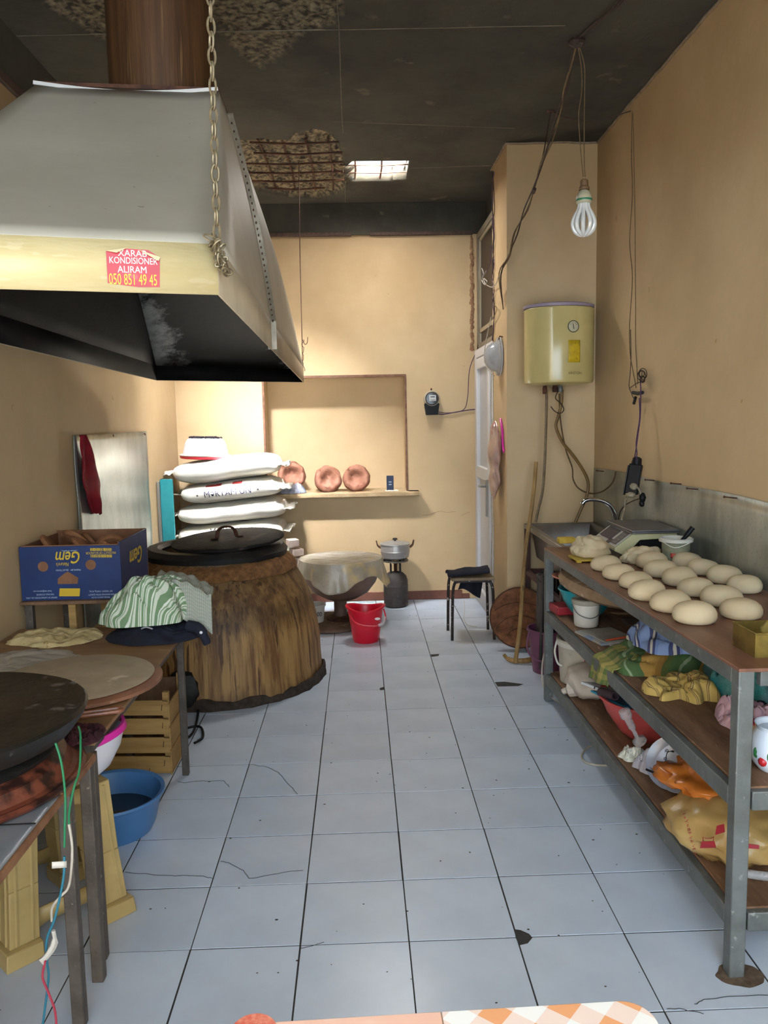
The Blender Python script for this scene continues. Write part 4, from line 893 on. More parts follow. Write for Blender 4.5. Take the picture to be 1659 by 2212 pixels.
# table cable tangle: green wires, tape, cord
GRN = mat('green_cable', '1b6b42', rough=.5); BLU = mat('blue_teal_cable', '24687c', rough=.5); RED = mat('red_cable', '9a2f42', rough=.5); TAPE = mat('white_tape', 'c8c2b8', '9f998e', scale=30, rough=.6)
t = thing('wiring', 'green, blue and red wires taped together, hanging beside the burner table legs', 'wires', (-.66, 1.6, 0))
Y1 = 1.55
def wl(P, y, r_, m_, nm='strand'):
    pts = [aY(px, py, y+dy) for px, py, dy in P]; pts = [Vector((p.x, p.y, max(p.z, r_*1.1))) for p in pts]
    return part(t, nm, MB().tube(pts, r_, 7, smooth=5), m_)
wl([(170, 1570, .12), (174, 1590, .08), (172, 1660, .03), (160, 1700, 0), (150, 1750, 0), (149, 1780, 0)], Y1, .0022, GRN)
wl([(120, 1605, .0), (133, 1650, .0), (141, 1720, 0), (140, 1790, 0), (139, 1830, 0)], Y1-.06, .0022, GRN)
wl([(139, 1850, 0), (138, 1890, 0), (131, 1930, 0), (118, 1985, 0), (101, 2030, 0), (102, 2080, 0), (105, 2110, 0), (97, 2180, 0), (92, 2215, 0)], Y1-.06, .0023, BLU)
wl([(149, 1780, 0), (156, 1830, 0), (153, 1890, 0), (146, 1920, 0), (132, 1935, 0), (113, 1960, 0), (112, 1990, 0)], Y1, .0026, WIREW, 'cord')
wl([(98, 2075, 0), (92, 2110, 0), (103, 2140, 0), (118, 2180, 0), (122, 2215, 0)], Y1-.08, .0023, RED)
part(t, 'tape', MB().tube([aY(115, 2010, 1.49), aY(118, 2035, 1.49), aY(105, 2060, 1.48), aY(88, 2078, 1.47)], [.004, .007, .006, .008], 6, smooth=3), TAPE)
part(t, 'tape_flag', MB().grid(lambda u, v: aY(112+32*u, 1862+14*v-2*u, 1.48+.01*u), 3, 2), TAPE, solid=.001)
# griddle
GC = (-.975, 1.83)
t = thing('gas_burner', 'round gas burner with a rusty red pan base on the foil-covered table', 'burner', (GC[0], GC[1], TZ-.008))
part(t, 'base_pan', MB().lathe([(.27, 0), (.300, .003), (.306, .012), (.298, .018), (.286, .014), (.275, .018), (.262, .045), (.235, .060), (.20, .05), (.19, .02)], (GC[0], GC[1], TZ-.008), 56), mat('rusty_red_enamel', '4e241c', '6e3a29', scale=5, rough=.4, bump=.3, bscale=30, c3='2a1713', s3=9, t3=.52))
part(t, 'burner_body', MB().lathe([(.20, .03), (.235, .055), (.25, .075), (.235, .085), (.12, .085)], (GC[0], GC[1], TZ-.008), 48), BLACK)
for k in range(3):
    a = 2*pi*k/3+.5; part(t, 'pan_support', MB().bar((GC[0]+.2*cos(a), GC[1]+.2*sin(a), TZ+.06), (GC[0]+.26*cos(a), GC[1]+.26*sin(a), TZ+.085), .02, .02), BLACK)
t = thing('griddle', 'big black domed iron griddle on the gas burner, at the left edge', 'griddle', (GC[0], GC[1], .70))
part(t, 'pan', MB().lathe([(.12, .005), (.24, .008), (.285, .022), (.310, .055), (.318, .072), (.312, .078), (.295, .072), (.20, .080), (.08, .088), (.005, .09)], (GC[0], GC[1], .70), 64, fn=lambda p, i, j: p+Vector((0, 0, .003*noise.noise(p*8)))), mat('burnt_griddle_iron', '2e2319', '18140f', scale=5, rough=.5, bump=.35, bscale=28, c3='57504a', s3=18, t3=.62))
part(t, 'side_handle', MB().tube([(GC[0]+.10, GC[1]-.285, .715), (GC[0]+.10, GC[1]-.33, .70), (GC[0]+.0, GC[1]-.345, .695), (GC[0]-.03, GC[1]-.30, .715)], .009, 8, smooth=5), RUST)
t = thing('red_rag', 'dark maroon rag lying at the table corner beneath the griddle rim', 'rag', (-.72, 2.08, TZ))
part(t, 'cloth', heap((-.745, 2.06, TZ+.001), .06, .07, .035, 12, fold=.7, fr=6), mat('maroon_rag', '4a2026', '351519', scale=20, rough=.95, bump=1, bscale=50), smooth=70)

# ------------------------------------------------------------------ middle back: mixer bowl, bucket, gas bottle, pot, stool
t = thing('mixer_bowl', 'big steel mixing bowl on a rusty pedestal and round base, draped in plastic', 'mixer', (-.14, 5.60, 0))
mc = (-.155, 5.62)
part(t, 'base_plate', MB().lathe([(.26, 0), (.275, .006), (.275, .022), (.25, .03), (.10, .034)], (mc[0]-.06, mc[1]-.01, 0), 44), mat('dusty_brown_base', '75604f', '5a4638', scale=9, rough=.7, c3='8d7c6a', s3=20, t3=.62))
part(t, 'foot_ring', MB().lathe([(.10, .034), (.105, .045), (.08, .055), (.05, .06)], (mc[0], mc[1], 0), 32), RUST)
part(t, 'pedestal', MB().lathe([(.045, .05), (.045, .17), (.055, .185)], (mc[0], mc[1], 0), 28), mat('scuffed_pedestal', '7d665a', '5f4a40', scale=14, rough=.55, metal=.3))
part(t, 'bowl', MB().lathe([(.04, .17), (.11, .185), (.19, .23), (.245, .30), (.275, .38), (.283, .465), (.277, .465), (.268, .38), (.238, .305), (.18, .24), (.05, .19)], (mc[0]+.01, mc[1], 0), 48), mat('dull_bowl_steel', '8e7668', '73594c', scale=3, rough=.45, metal=.6))
def sheetf(u, v):
    a = 2*pi*u; r0 = .287; n1 = noise.noise(Vector((cos(a)*2.2, sin(a)*2.2, 3)))
    cor = .5+.5*cos(4*a+.6); drop = .10+.10*cor+.05*n1
    if v < .5:
        q = v/.5; r = r0*q; z = .475-.004*(1-q)+.006*noise.noise(Vector((cos(a)*q*4, sin(a)*q*4, 1)))
    else:
        q = (v-.5)/.5; f = sin(a*9+n1*3)*.5+.5*sin(a*17+1); r = r0+.004+q*(.012+.018*f+.035*cor); z = .472-drop*q**.85
    return Vector((mc[0]+.012+r*cos(a), mc[1]+r*sin(a), z))
solo('plastic_cover', MB().grid(sheetf, 120, 26), mat('milky_plastic_sheet', 'cfc6b6', 'b3a890', scale=5, rough=.25, trans=.15, alpha=.88, bump=.8, bscale=16, c3='d6c092', s3=4, t3=.58), 'milky plastic sheet draped over the big mixing bowl, hanging in points', 'plastic sheet', solid=.0015, smooth=70)
t = thing('lettered_tub', 'white plastic tub with grey lettering on the mixer base, beneath the bowl', 'tub', (-.33, 5.58, .035))
pail(t, (-.335, 5.56, .035), .062, .075, .125, PLASTW)
lettering('1500', .045, frameM((-.315, 5.484, .10), (1, .15, 0), (0, 0, 1)), GREYP, t, sx=.8)
# white blocks beside the stack
for k, (px, py) in enumerate([(632, 1172), (640, 1192), (650, 1212)]):
    p = aY(px, py, 5.72); solo('salt_block', MB().box(p, (.075, .09, .05), rot=Matrix.Rotation(.35+k*.2, 4, 'Z')), mat('whitish_block', 'b9aaa0', '9f8f86', scale=12, rough=.8, bump=.2),
         ['uppermost pale block leaning at the foot of the flour sacks', 'middle pale block between the flour sacks and the mixer', 'lowest pale block, nearest the plastic-covered bowl'][k], 'block', 'pale blocks beside the sacks', bevel=.004)
solo('block_support', MB().b2((-.50, 5.66, 0), (-.34, 5.80, .555)), mat('pale_stand', 'a3968a', rough=.8), 'pale post standing between flour sacks and mixing bowl, carrying blocks', 'post', bevel=.004) if False else None
REDB = mat('bright_red_plastic', 'd3122f', 'c40f2b', scale=5, rough=.35)
t = thing('red_bucket', 'bright red plastic bucket on the tiles before the mixing bowl', 'bucket', (.02, 5.15, 0))
def bf(p, i, j):
    a = atan2(p.y, p.x); r = 1+(.05*cos(2*a+.3) if p.z > .2 else 0); return Vector((p.x*r, p.y*r, p.z+(.012*cos(2*a+.2) if p.z > .2 else 0)))
part(t, 'body', MB().lathe([(.082, 0), (.086, .01), (.112, .215), (.124, .218), (.124, .228), (.110, .230), (.104, .215), (.080, .012)], (.02, 5.15, 0), 48, fn=bf), REDB)
rh = part(t, 'handle', MB().tube([(.138, 5.12, .215), (.147, 5.05, .17), (.11, 5.015, .135), (.03, 5.015, .132), (-.05, 5.03, .155), (-.09, 5.10, .21)], .005, 8, smooth=6), REDB)
part(t, 'label', MB().blob((.096, 5.062, .165), (.018, .004, .009), 12, 8, 0), WHT, label='white oval label')
part(rh, 'grip', MB().tube([(.145, 5.06, .175), (.13, 5.022, .145), (.10, 5.012, .134)], .009, 8, smooth=4), mat('greyish_grip', 'b8aeb0', rough=.5))
GASM = mat('dark_grey_gas_bottle', '47403d', '2f2a29', scale=9, rough=.6, metal=.2, bump=.2, bscale=50, c3='6e6058', s3=16, t3=.63)
gx, gy = .262, 6.12
t = thing('gas_bottle', 'small dark grey gas bottle with burner on top, against the back wall', 'gas bottle', (gx, gy, 0))
part(t, 'cylinder', MB().lathe([(.085, 0), (.093, .008), (.094, .16), (.096, .162), (.094, .165), (.093, .20), (.082, .235), (.055, .262), (.02, .27)], (gx, gy, 0), 40), GASM)
for sx in (-.042, .030): part(t, 'collar_guard', MB().b2((gx+sx, gy-.04, .252), (gx+sx+.012, gy+.04, .328)), BLACK, bevel=.002)
part(t, 'valve', MB().lathe([(.012, .265), (.012, .33), (.03, .335), (.03, .345)], (gx, gy, 0), 20), RUST)
part(t, 'burner_ring', MB().lathe([(.075, .345), (.098, .35), (.100, .36), (.075, .362)], (gx, gy, 0), 36, close=True), mat('pale_burner_ring', '8b837a', '5f5852', scale=20, rough=.5, metal=.4))
for k in range(4): a = k*pi/2+.4; part(t, 'pan_support', MB().bar((gx+.03*cos(a), gy+.03*sin(a), .352), (gx+.098*cos(a), gy+.098*sin(a), .364), .006, .010), BLACK)
ALUM = mat('dull_aluminium', 'b9b6b2', 'a19e9b', scale=6, rough=.35, metal=.45, bump=.05, bscale=30)
t = thing('cooking_pot', 'aluminium cooking pot with lid and two handles on the gas burner', 'pot', (gx, gy, .37))
part(t, 'body', MB().lathe([(.085, .0), (.103, .012), (.110, .05), (.112, .054), (.112, .058), (.110, .06), (.110, .108), (.116, .11), (.116, .114), (.106, .112), (.104, .02)], (gx, gy, .372), 44), ALUM)
pl_ = part(t, 'lid', MB().lathe([(.114, .112), (.114, .117), (.08, .126), (.03, .133), (.004, .134)], (gx, gy, .372), 44), ALUM)
part(pl_, 'lid_knob', MB().lathe([(.008, .134), (.008, .142), (.02, .146), (.018, .155), (.004, .158)], (gx, gy, .372), 20), BLACK)
for s_ in (-1, 1):
    x = gx+s_*.112; part(t, 'handle', MB().tube([(x, gy-.028, .455), (x+s_*.022, gy-.026, .475), (x+s_*.030, gy-.015, .505), (x+s_*.030, gy+.015, .505), (x+s_*.022, gy+.026, .475), (x, gy+.028, .455)], .0045, 8, smooth=5), RUST)
# stool
t = thing('metal_stool', 'small square stool with dark chipped metal legs beside the white door', 'stool', (.70, 5.22, 0))
part(t, 'seat', MB().b2((.575, 5.08, .392), (.855, 5.36, .412)), mat('worn_stool_top', '94826a', '766650', scale=14, rough=.8, bump=.2), bevel=.008)
STM = mat('chipped_black_tube', '332a28', '221c1b', scale=30, rough=.5, metal=.3, c3='a39a90', s3=45, t3=.62)
for x, y in ((.595, 5.10), (.835, 5.10), (.595, 5.34), (.835, 5.34)):
    ox = -.012 if x < .7 else .012; oy = -.006 if y < 5.2 else .006
    part(t, 'leg', MB().tube([(x-ox*2.2, y, .385), (x-ox*.5, y, .378), (x+ox*.6, y+oy, .34), (x+ox, y+oy, .25), (x+ox*1.4, y+oy*1.2, 0)], .0095, 10, smooth=5), STM)
part(t, 'seat_rail', MB().tube([(.60, 5.10, .384), (.83, 5.10, .384), (.83, 5.34, .384), (.60, 5.34, .384)], .007, 8, closed=True), STM)
def gar(u, v):
    x = .555+.27*u; y = 5.09+.15*v; z = .421+.030*max(0, sin(pi*min(1, v*1.05)))**.6*(.9+.4*noise.noise(Vector((u*3, v*2, 7))))+.020*u+.003*noise.noise(Vector((u*8, v*5, 2)))
    return Vector((x+.008*noise.noise(Vector((v*4, u*3, 4))), y+.012*noise.noise(Vector((u*4, 2, 2))), z))
mb = MB().grid(gar, 40, 20)
solo('navy_garment', mb, NAVY, 'folded navy blue garment lying on the metal stool seat', 'garment', solid=.012, smooth=70)
solo('black_cloth', MB().grid(lambda u, v: Vector((.69+.15*u-.03*v+.0*u, 5.42+.012*sin(u*9), .385-.17*v+.05*(1-u)*v*v+.015*sin(u*5)*v)), 16, 14), NAVY, 'black cloth hanging down behind the metal stool, touching the wall corner', 'cloth', solid=.006, smooth=70)
P = [aZ(x, y, .004) for x, y in [(1003, 1297), (1004, 1320), (1002, 1335), (1010, 1350), (1030, 1354)]]
solo('loose_wire', MB().tube(P, .002, 6, smooth=5), WIREW, 'thin pale wire lying on the tiles under the metal stool', 'wire')
# basket and broom
WICK = mat('brown_wicker', '8a5a3a', '5f3b26', scale=22, rough=.85, bump=.8, bscale=40, stretch=(1, 1, 1), c3='7a4f33', s3=40, t3=.62)
bk = thing('wicker_tray', 'round woven wicker tray-basket leaning against the pillar foot', 'basket', (.93, 4.80, 0))
BK = Matrix.Translation((.975, 4.86, .20)) @ Matrix.Rotation(radians(-12), 4, 'Z') @ Matrix.Rotation(radians(74), 4, 'X')
def bkp(r, a, z=0): return BK @ Vector((r*cos(a), r*sin(a), z))
part(bk, 'tray', MB().lathe([(.0015, -.035), (.08, -.030), (.14, -.018), (.178, .004), (.186, .012), (.178, .010), (.14, -.010), (.08, -.022), (.0015, -.027)], M=BK, n=44), WICK)
mb = MB(); src_ = (.0, -.155)
for k in range(95):
    a = pi/2+(-1.35+2.7*k/94); q = Vector((cos(a), sin(a)))
    L_ = 0
    while (src_[0]+q.x*L_)**2+(src_[1]+q.y*L_)**2 < .178**2: L_ += .004
    P = []
    for w_ in range(6):
        X_, Y_ = src_[0]+q.x*L_*w_/5, src_[1]+q.y*L_*w_/5; rr2 = sqrt(X_*X_+Y_*Y_)
        P.append(BK @ Vector((X_+random.uniform(-.002, .002), Y_, -.028+.035*(rr2/.18)**2.2)))
    mb.tube(P, .0016, 4)
part(bk, 'weaving', mb, WICK, kind='stuff')
for L0 in (.09, .17, .25):
    P = []
    for w_ in range(17):
        a = pi/2-1.1+2.2*w_/16; X_, Y_ = src_[0]+cos(a)*L0, src_[1]+sin(a)*L0; rr2 = sqrt(X_*X_+Y_*Y_)
        if rr2 < .178: P.append(BK @ Vector((X_, Y_, -.025+.035*(rr2/.18)**2.2)))
    part(bk, 'stitch_band', MB().tube(P, .0026, 5), mat('dark_wicker_band', '5a3a26', '43291b', scale=30, rough=.85))
for r_, z in ((.185, .014),): part(bk, 'hoop', MB().tube([bkp(r_, 2*pi*k/32, z+.002) for k in range(32)], .0045 if r_ > .18 else .003, 6, closed=True), mat('dark_wicker_band', '5a3a26', '43291b', scale=30, rough=.85))
br = thing('wooden_pole', 'long bamboo pole leaning into the corner, its foot on the wicker tray rim', 'pole', (.90, 4.58, 0))
hb, ht = Vector((.885, 4.56, .004)), aY(1157, 998, 4.80)
pts = [hb.lerp(ht, k/10)+Vector((.006*sin(k*.9), 0, 0)) for k in range(11)]
part(br, 'shaft', MB().tube(pts, [.013, .0125, .012, .0125, .012, .011], 10, smooth=3), mat('bamboo_handle', 'a07f4d', '75582f', scale=8, rough=.5, stretch=(3, 3, .6), c3='5f4424', s3=14, t3=.62))
part(br, 'node_ring', MB().tube([pts[4]+(ht-hb).normalized()*-.006, pts[4]+(ht-hb).normalized()*.006], .0145, 10), MATS['bamboo_handle'])
hp_ = [(.83, 4.62, .04), (.85, 4.60, .02), (.89, 4.585, .012), (.95, 4.58, .012), (1.0, 4.60, .016), (1.03, 4.63, .03)]
solo('bent_hoop', MB().tube(hp_, [.010, .014, .016, .016, .014, .009], 10, smooth=5), MATS['bamboo_handle'], 'bent piece of cane hoop lying at the foot of the wicker tray', 'hoop')
# purple bucket with black trays
t = thing('purple_bucket', 'mauve plastic bucket on the tiles under the sink, half behind the rack leg', 'bucket', (1.045, 4.42, 0))
PUR = mat('mauve_plastic', '6f3f58', '60364c', scale=6, rough=.45); pail(t, (1.045, 4.42, 0), .085, .115, .25, PUR)
part(t, 'handle', MB().tube([(.935, 4.41, .235), (.918, 4.38, .15), (.945, 4.33, .10), (1.03, 4.315, .085), (1.12, 4.33, .12), (1.155, 4.40, .235)], .006, 8, smooth=6), PUR)
for k, (x, y, a) in enumerate([(.985, 4.40, 6), (1.012, 4.42, 2), (1.04, 4.44, -3), (1.07, 4.42, 4), (1.10, 4.45, -2)]):
    M = Matrix.Translation((x, y, .02)) @ Matrix.Rotation(radians(a), 4, 'X')
    mb = MB().tube([M @ Vector((0, -.05, .02)), M @ Vector((0, -.052, .50)), M @ Vector((0, -.03, .53)), M @ Vector((0, .03, .53)), M @ Vector((0, .05, .50)), M @ Vector((0, .05, .02))], .010, 8, smooth=3)
    mb.box((0, 0, .27), (.006, .09, .48), M)
    solo('black_tray', mb, DARKB if k else mat('dusty_black_tray', '2a2726', '443e3a', scale=10, rough=.6), ['dusty leftmost tray standing upright in the mauve bucket', 'second black tray from the left in the mauve bucket', 'middle black tray in the mauve bucket', 'second black tray from the right in the mauve bucket', 'rightmost black tray in the mauve bucket'][k], 'tray', 'black trays standing in the mauve bucket')

# ------------------------------------------------------------------ sink
t = thing('sink', 'stainless steel sink in a brown steel frame against the pillar wall', 'sink', (1.23, 4.42, 0))
sx0, sx1, sy0, sy1, sz = 1.015, 1.45, 4.02, 4.95, .775
part(t, 'rim', MB().b2((sx0, sy0, sz-.03), (sx0+.035, sy1, sz)).b2((sx1-.03, sy0, sz-.03), (sx1, sy1, sz)).b2((sx0+.035, sy0, sz-.03), (sx1-.03, sy0+.04, sz)).b2((sx0+.035, sy1-.04, sz-.03), (sx1-.03, sy1, sz)), STAIN, bevel=.004)
x0, x1, y0, y1, zb = sx0+.035, sx1-.03, sy0+.04, sy1-.04, sz-.20
mb = MB().add([(x0, y0, sz-.004), (x1, y0, sz-.004), (x1, y1, sz-.004), (x0, y1, sz-.004), (x0+.03, y0+.03, zb), (x1-.03, y0+.03, zb), (x1-.03, y1-.03, zb), (x0+.03, y1-.03, zb)], [(0, 1, 5, 4), (1, 2, 6, 5), (2, 3, 7, 6), (3, 0, 4, 7), (4, 5, 6, 7)])
part(t, 'basin', mb, STAIN, solid=.003, bevel=.01)
BRF = mat('brown_painted_frame', '4a2d2b', '3a2322', scale=12, rough=.5)
for x, y in ((sx0+.018, sy1-.02), (sx1-.03, sy1-.02), (sx0+.018, sy0+.02), (sx1-.03, sy0+.02)): part(t, 'leg', MB().b2((x-.017, y-.017, 0), (x+.017, y+.017, sz-.03)), BRF, bevel=.002)
part(t, 'crossbar', MB().b2((sx0+.03, sy1-.03, .46), (sx1-.03, sy1-.01, .49)).b2((sx0+.008, sy0+.03, .46), (sx0+.028, sy1-.03, .49)), BRF)
part(t, 'drain', MB().tube([(1.24, 4.5, zb), (1.24, 4.5, .38), (1.26, 4.6, .33), (1.3, 4.8, .33)], .022, 12, smooth=4), PLASTW)
t = thing('tap', 'curved chrome swan-neck tap over the sink', 'tap', (1.37, 4.30, sz))
P = [aY(x, y, 4.30) for x, y in [(1331, 1128), (1328, 1108), (1318, 1092), (1300, 1082), (1280, 1079), (1265, 1081), (1256, 1090)]]
P = [Vector((P[0].x, 4.30, sz+.02))]+P
part(t, 'spout', MB().tube(P, [.014, .013, .012, .011, .011, .011, .013], 12, smooth=6), CHROME)
part(t, 'body', MB().lathe([(.028, 0), (.028, .012), (.016, .02), (.016, .045)], (P[0].x, 4.30, sz+.001), 24), CHROME)
t = thing('yellow_sponge', 'yellow sponge block lying on the sink edge behind the dough pile', 'sponge', (1.05, 3.97, .78))
part(t, 'foam', MB().box(aY(1215, 1166, 3.93)+Vector((.02, 0, -.002)), (.085, .06, .028)), mat('yellow_foam', 'cdb14c', 'bda141', scale=40, rough=.95, bump=.6, bscale=120), bevel=.006)

# ------------------------------------------------------------------ the rack
def zs(z, y): return z-.015*(y-1.9)
RT, RM, RL = .812, .500, .178
rk = thing('rack_table', 'long three-tier grey steel rack table with brown boards along the right wall', 'rack', (1.19, 2.9, 0))
rx0, rx1, ry0, ry1 = .915, 1.445, 1.885, 3.965
for x, y in ((rx0+.02, ry0+.02), (rx0+.02, ry1-.02), (rx1-.02, ry0+.02), (rx1-.02, ry1-.02)):
    w_ = .02; part(rk, 'leg', MB().b2((x-w_, y-w_, 0), (x+w_, y+w_, zs(RT, y)-.004)), STEELG, bevel=.003)
for z, nm in ((RT, 'tabletop'), (RM, 'middle_shelf'), (RL, 'bottom_shelf')):
    hB = .042 if z == RT else .05
    for (p, q) in (((rx0+.012, ry0), (rx0+.012, ry1)), ((rx1-.012, ry0), (rx1-.012, ry1))):
        part(rk, 'side_rail', MB().bar((p[0]+.0, p[1]+.04, zs(z, p[1])-hB/2-.003), (q[0], q[1]-.04, zs(z, q[1])-hB/2-.003), .024, hB), STEELG, bevel=.003)
    for y in (ry0+.014, ry1-.014):
        part(rk, 'end_rail', MB().b2((rx0+.045 if z != RT else rx0+.055, y-.012, zs(z, y)-hB-.003), (rx1-.042, y+.012, zs(z, y)-.003)), STEELG, bevel=.003)
    e = .0 if z == RT else .026
    M = Matrix.Rotation(-math.atan(.015), 4, 'X')
    mb = MB().box((0, 0, 0), (rx1-rx0-e*2, ry1-ry0-e*1.6, .010), Matrix.Translation(((rx0+rx1)/2, (ry0+ry1)/2, zs(z, (ry0+ry1)/2)-.003)) @ M)
    part(rk, nm, mb, PLY if z == RT else PLYD, bevel=.002, label='reddish-brown floury tabletop' if z == RT else None)
solo('mortar_dab', MB().blob((.945, 1.895, .001), (.062, .045, .012), 22, 8, .5, 3, 2), mat('brown_dirt_mortar', '6b5a49', '4c3d31', scale=40, rough=.95, bump=1), 'brown ring of dirt on the tile around the nearest rack leg', 'dirt', kind='stuff') if False else \
    part(floor, 'dirt_stain', MB().lathe([(.001, .0012), (.055, .0010), (.062, .0006), (.062, .0002)], (.95, 1.895, 0), 40, fn=lambda p, i, j: Vector((p.x*(1+.25*noise.noise(Vector((p.x*25, p.y*25, 1)))), p.y*.7*(1+.25*noise.noise(Vector((p.x*25, p.y*25, 5)))), p.z))), mat('brown_dirt', '6b5a49', '4c3d31', scale=40, rough=.95))
solo('backsplash', MB().grid(lambda u, v: Vector((XR-.006-.004*noise.noise(Vector((u*5, v*2, 1))), 1.0+3.96*u, .60+(.515-.004*sin(u*20))*v)), 50, 10), GALVS, 'galvanised sheet nailed along the right wall behind the dough table', 'metal sheet', solid=.002)
for k, (px, py) in enumerate([(1303, 1018), (1412, 1038), (1470, 1046), (1506, 1057), (1590, 1076)]):
    p = aX(px, py, XR-.012); d = Vector((-.03, .035, .002))
    solo('nail', MB().tube([p+Vector((.004, 0, 0)), p+d*.5, p+d], .003, 6).blob(p+d, (.005, .005, .005), 8, 6, 0), RUST, ['bent nail at the far top corner of the backsplash sheet', 'bent nail in the backsplash edge, first to the right of the black socket', 'bent nail in the backsplash edge, second to the right of the black socket',
         'bent nail in the backsplash edge above the middle of the dough balls', 'bent nail in the backsplash edge nearest the camera'][k], 'nail', 'bent nails along the backsplash edge')

# dough
def zt(y): return zs(RT, y)+.0025
def ball_mb(seed):
    mb = MB()
    def f(p, i, j):
        a = atan2(p.y, p.x); q = 1+.05*noise.noise(Vector((cos(a)*1.5, sin(a)*1.5, seed+p.z*12)))
        return Vector((p.x*q, p.y*q, p.z*(1+.08*noise.noise(Vector((p.x*12, p.y*12, seed))))))
    return mb.lathe([(.03, 0), (.052, .001), (.062, .006), (.0665, .016), (.066, .028), (.060, .040), (.048, .050), (.032, .056), (.014, .059), (.001, .060)], n=36, fn=f)
row1 = [(1316.6, 1236), (1345.8, 1255.6), (1382.5, 1275), (1409, 1300.5), (1461.8, 1326.5), (1515.7, 1353)]
row2 = [(1417, 1231), (1438, 1249.8), (1480, 1269.3), (1515.7, 1292), (1573, 1313.5), (1617, 1343)]
row3 = [(1493.6, 1229), (1531, 1245), (1578, 1263.8), (1622, 1285)]
BZ = ['first', 'second', 'third', 'fourth', 'fifth', 'sixth']
me_ = {}
for nm, rw in (('front', row1), ('middle', row2), ('back', row3)):
    for k, (px, py) in enumerate(rw):
        y = 2.8
        for it in range(4): y = aZ(px, py, zt(y))[1]+.055
        p = aZ(px, py, zt(y)); v = (hash((nm, k)) if 0 else (len(nm)*7+k*3)) % 4
        if v not in me_: me_[v] = mk('dough_ball', ball_mb(v*5.3), DOUGH, smooth=80); o = me_[v]
        else: o = me_[v].copy(); COL.objects.link(o)
        s_ = random.uniform(.93, 1.04)*(.95 if nm == 'back' else 1); o.scale = (s_, s_, s_*random.uniform(1.03, 1.16))
        o.location = (p.x+.002, p.y+.055, zt(p.y+.055)); o.rotation_euler = (0, 0, random.uniform(0, 6))
        side = {'front': 'along the open front edge of the rack', 'middle': 'in the middle row on the rack', 'back': 'in the row nearest the backsplash'}[nm]
        o['label'] = 'round dough ball, %s from the far end %s' % (BZ[k], side); o['category'] = 'dough'; o['group'] = 'dough balls proofing on the rack top'; o['_w'] = (0, 0, 0)
def dl(name, c, r, lab, seed, n=3):
    mb = MB(); rr = random.Random(seed)
    mb.blob((c[0], c[1], c[2]+r[2]*.45), r, 36, 24, .28, 2.2, seed, flat=-r[2]*.43)
    for k in range(n):
        a = rr.uniform(2.4, 5.2); mb.blob((c[0]+r[0]*.7*cos(a), c[1]+r[1]*.6*sin(a), c[2]+r[2]*.35), (r[0]*.45, r[1]*.45, r[2]*.6), 20, 12, .3, 2.5, seed+k+3, flat=-r[2]*.33)
    return solo(name, mb, DOUGH, lab, 'dough', smooth=80)
t = thing('dough_scraper', 'yellow plastic board lying under the big dough lump', 'board', (1.02, 3.55, zt(3.55)))
part(t, 'plate', MB().box((1.02, 3.545, zt(3.545)+.010), (.15, .15, .006)), mat('yellow_plastic', 'c3a93a', 'ad9430', scale=10, rough=.5), bevel=.002)
for x in (-.062, .062):
    for y in (-.06, .06): part(t, 'foot', MB().box((1.02+x, 3.545+y, zt(3.545+y)+.0038), (.02, .02, .0068)), MATS['yellow_plastic'])
dl('dough_lump', (1.045, 3.60, zt(3.60)+.014), (.078, .095, .062), 'big irregular lump of dough at the far end of the rack, beside the scale', 3, 4)
dl('folded_dough', (1.232, 3.45, zt(3.45)), (.085, .065, .048), 'folded flattish piece of dough between the scale and the dough balls', 21, 3)
# scale
t = thing('kitchen_scale', 'cream electronic scale with a sloping dark display panel and steel plate', 'scale', (1.32, 3.72, zt(3.72)))
CREAM = mat('cream_scale_body', 'b9b894', 'a9a883', scale=5, rough=.4)
zb = zt(3.72); M = Matrix.Translation((1.150, 3.75, zb+.003)) @ Matrix.Rotation(radians(0), 4, 'Z')
prof = [(0, .030), (.0, .044), (.085, .108), (.285, .108), (.285, .085), (.115, .078), (.055, .014), (.035, .012)]
vs = [(x, -.165, z) for x, z in prof]+[(x, .165, z) for x, z in prof]; n_ = len(prof)
part(t, 'housing', MB().add(vs, [(7, 6, 5, 4, 3, 2, 1, 0), tuple(range(n_, 2*n_))]+[(i, (i+1) % n_, n_+(i+1) % n_, n_+i) for i in range(n_)], M), CREAM, bevel=.003)
for x, y in ((.05, -.13), (.05, .13), (.26, -.13), (.26, .13)): part(t, 'foot', MB().lathe([(.012, 0), (.012, .02 if x < .1 else .084)], M=M @ Matrix.Translation((x, y, 0)), n=14), DARKB)
part(t, 'under_base', MB().box((.20, 0, .045), (.15, .25, .07), M), DARKB, bevel=.004)
PM = M @ frameM((.0405, 0, .0765), (0, -1, 0), (.085, 0, .064))
dp = part(t, 'display_panel', MB().box((0, 0, .001), (.31, .098, .003), PM), mat('pale_panel', 'b4b2aa', rough=.4), bevel=.001)
DSP = mat('dark_violet_display', '2e2a42', '262338', scale=8, rough=.2)
part(dp, 'display', MB().box((-.05, .008, .0035), (.17, .066, .002), PM), DSP)
part(dp, 'keypad', MB().box((.105, .003, .0035), (.075, .08, .002), PM), mat('brown_keypad', '4a4440', rough=.4)); part(dp, 'keypad', MB().box((.042, -.030, .0035), (.045, .028, .002), PM), DSP)
mb = MB()
for i in range(3):
    for j in range(4): mb.box((.085+i*.02, -.025+j*.018, .005), (.012, .010, .001), PM)
part(dp, 'keys', mb, mat('grey_keys', '77726a', rough=.5)); part(dp, 'maker_tag', MB().box((-.115, -.030, .005), (.02, .012, .001), PM), mat('white_tag', 'b9b7b0', rough=.5))
part(t, 'weighing_plate', MB().b2((.065, -.20, .120), (.285, .18, .128), M).b2((.067, -.198, .112), (.283, .178, .1195), M), mat('scale_plate_steel', '7c7c80', '68686d', scale=6, rough=.38, metal=.7), bevel=.003)
